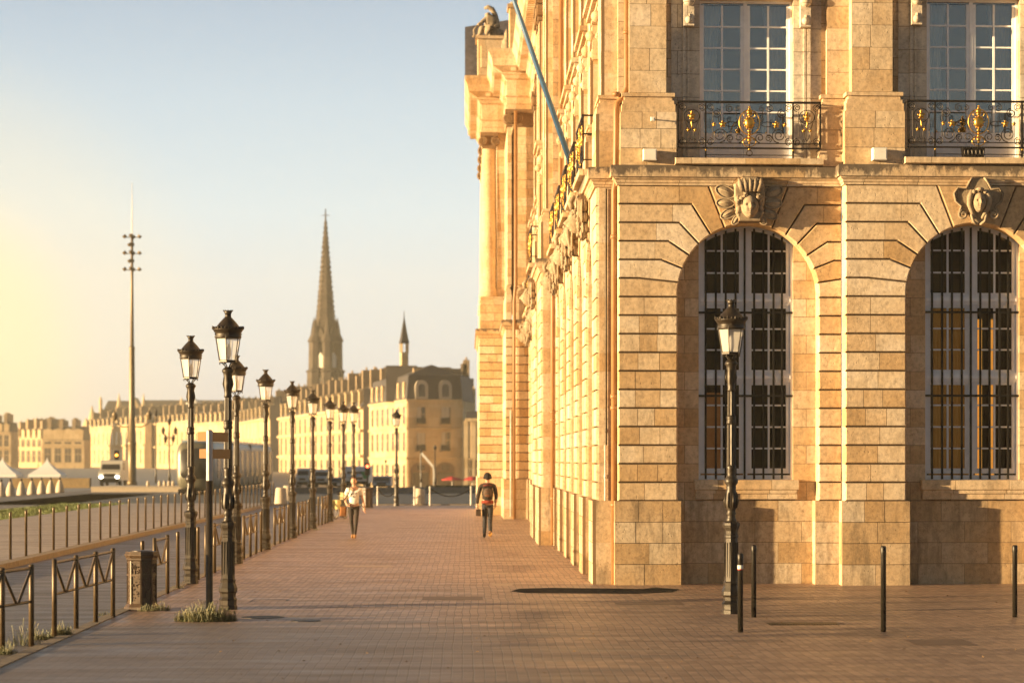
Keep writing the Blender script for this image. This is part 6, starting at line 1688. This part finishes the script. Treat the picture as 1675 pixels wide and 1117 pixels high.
for py in list(range(372, 545, 11)):
    f_ = (py-343)/205; m.lathe([(r0*f_*1.0,zp(py)),(r0*f_*1.02+.05,zp(py)+.25),(r0*f_*1.0,zp(py)+.5)], 8, rot=.2)
for kk in range(8):
    a_ = .2+kk*PI/4; 
    for py in range(365, 545, 8):
        f_ = (py-343)/205; m.ball((r0*f_*math.cos(a_), r0*f_*math.sin(a_), zp(py)), .24, 5, 4)
m.box(-.9,.9,-.15,.15,zp(353),zp(352)); m.box(-.12,.12,-.12,.12,zp(352),zp(342))
m.build('needle', M['spire'], t)
for kk in range(6):
    a_ = PI/6+.2+kk*PI/3; x, y = r0*1.18*math.cos(a_), r0*1.18*math.sin(a_)
    m = MB(); m.lathe([(2.0,0),(1.9,z3),(2.3,z3+.3),(1.6,z3+.8),(1.5,z2),(1.9,z2+.4),(1.2,z2+.8),(1.1,zp(560)),(1.45,zp(559)),(.6,zp(545)),(.7,zp(544)),(.03,zp(519))], 6, (x,y,0)); m.build('pinnacle', M['spire'], t)
    a2 = a_+PI/6; x, y = r0*1.02*math.cos(a2), r0*1.02*math.sin(a2)
    m = MB(); m.M = Matrix.Translation((x,y,0)) @ Matrix.Rotation(a2+PI/2, 4, 'Z')
    m.prism([(-1.7,zp(560)),(1.7,zp(560)),(0,zp(536))], -.4, .4); m.build('gablet', M['spire'], t)
    for (zb_, zt, w) in ((zp(602), zp(577), .85), (zp(645), zp(618), 1.1)):
        m = MB(); m.M = Matrix.Translation((x*(1.0 if zb_ > 24 else 1.1),y*(1.0 if zb_ > 24 else 1.1),0)) @ Matrix.Rotation(a2+PI/2, 4, 'Z')
        m.prism([(-w,zb_),(w,zb_),(w,zt-1.2),(0,zt),(-w,zt-1.2)], -.35, .45); m.build('belfry_opening', simple('belfry_sky_gap', (.62,.58,.5), .9) if 'belfry_sky_gap' not in bpy.data.materials else bpy.data.materials['belfry_sky_gap'], sh_)
# small bell turret
Yt = 345.0; cx = PX(661, Yt); q = Yt/FPX
t = thing('bell_turret', 'small pointed bell turret with open belfry behind the corner house', 'tower', (cx, Yt, gz(cx, Yt)))
def zt_(py): return PZ(py, Yt, 661)-gz(cx, Yt)
m = MB(); m.lathe([(8*q,0),(8*q,zt_(578)),(9*q,zt_(577)),(7.5*q,zt_(576))], 4, rot=PI/4+.3); m.build('shaft', M['far_stone'], t)
for kk in range(4):
    a_ = PI/4+.3+kk*PI/2; m = MB(); m.lathe([(1.5*q,zt_(577)),(1.5*q,zt_(561))], 5, (7*q*math.cos(a_), 7*q*math.sin(a_), 0)); m.build('belfry_post', M['far_stone'], t)
m = MB(); m.lathe([(9*q,zt_(562)),(10*q,zt_(561)),(7.5*q,zt_(553)),(.1,zt_(521)),(.03,zt_(508))], 4, rot=PI/4+.3); m.build('spirelet', M['far_slate'], t)
# ------------------------------------------------------------ seated statue on the palace roof
g = P(799, 68, 96.0)
sx_ = 96.0/FPX
t = tag(bpy.data.objects.new('statue', None), 'dark winged-looking seated statue with helmet on the palace roof pedestal', 'statue'); COL.objects.link(t); t.location = (g.x, 96.1, 18.87)
m = MB(); m.smooth = True
add_skin(m, {'p': (.02,0,.20,(.28,.24)), 'w': (.05,0,.45,(.22,.2)), 'c': (.06,0,.72,(.26,.2)), 'n': (.0,-.02,.92,.1), 'h': (-.06,-.05,1.04,.12),
  'kl': (-.28,-.22,.42,.13), 'fl': (-.34,-.25,.08,.10), 'tl': (-.48,-.3,.05,.07), 'kr': (-.02,-.3,.40,.13), 'fr': (-.08,-.34,.08,.1),
  'sl': (-.14,-.08,.78,.11), 'el': (-.30,-.15,.58,.08), 'hl': (-.44,-.22,.50,.06), 'sr': (.28,0,.78,.12), 'er': (.36,-.08,.52,.09), 'hr': (.22,-.22,.42,.07)},
  [('p','w'),('w','c'),('c','n'),('n','h'),('p','kl'),('kl','fl'),('fl','tl'),('p','kr'),('kr','fr'),('c','sl'),('sl','el'),('el','hl'),('c','sr'),('sr','er'),('er','hr')], 'p')
m.build('figure', M['stone_carved'], t)
m = MB(); m.smooth = True
m.tube([(-.16,-.02,1.20),(-.02,0,1.26),(.14,.02,1.18),(.26,.04,.98),(.34,.05,.72),(.38,.05,.45)], [.05,.09,.11,.10,.10,.08], 8); m.build('helmet_plume', M['stone_carved'], t)
m = MB(); m.smooth = True; m.tube([(-.44,-.2,.50),(-.58,-.22,.30),(-.56,-.22,.12),(-.62,-.22,.02)], .04, 6); m.ball((.30,.05,.22), .3, 10, 7, 1, .8, .8); m.build('trophy', M['stone_carved'], t)
# ------------------------------------------------------------ morning haze
hz = MB(); hz.box(-420, 160, -70, 1200, -4, 90)
hm_ = bpy.data.materials.new('morning_haze'); hm_.use_nodes = True; ht = hm_.node_tree; ht.nodes.clear()
o_ = ht.nodes.new('ShaderNodeOutputMaterial'); v_ = ht.nodes.new('ShaderNodeVolumePrincipled')
v_.inputs['Color'].default_value = (0.95, 0.88, 0.72, 1); v_.inputs['Density'].default_value = 0.0003; v_.inputs['Anisotropy'].default_value = 0.0
ht.links.new(v_.outputs[0], o_.inputs['Volume'])
tag(hz.build('haze', hm_, None), kind='stuff')
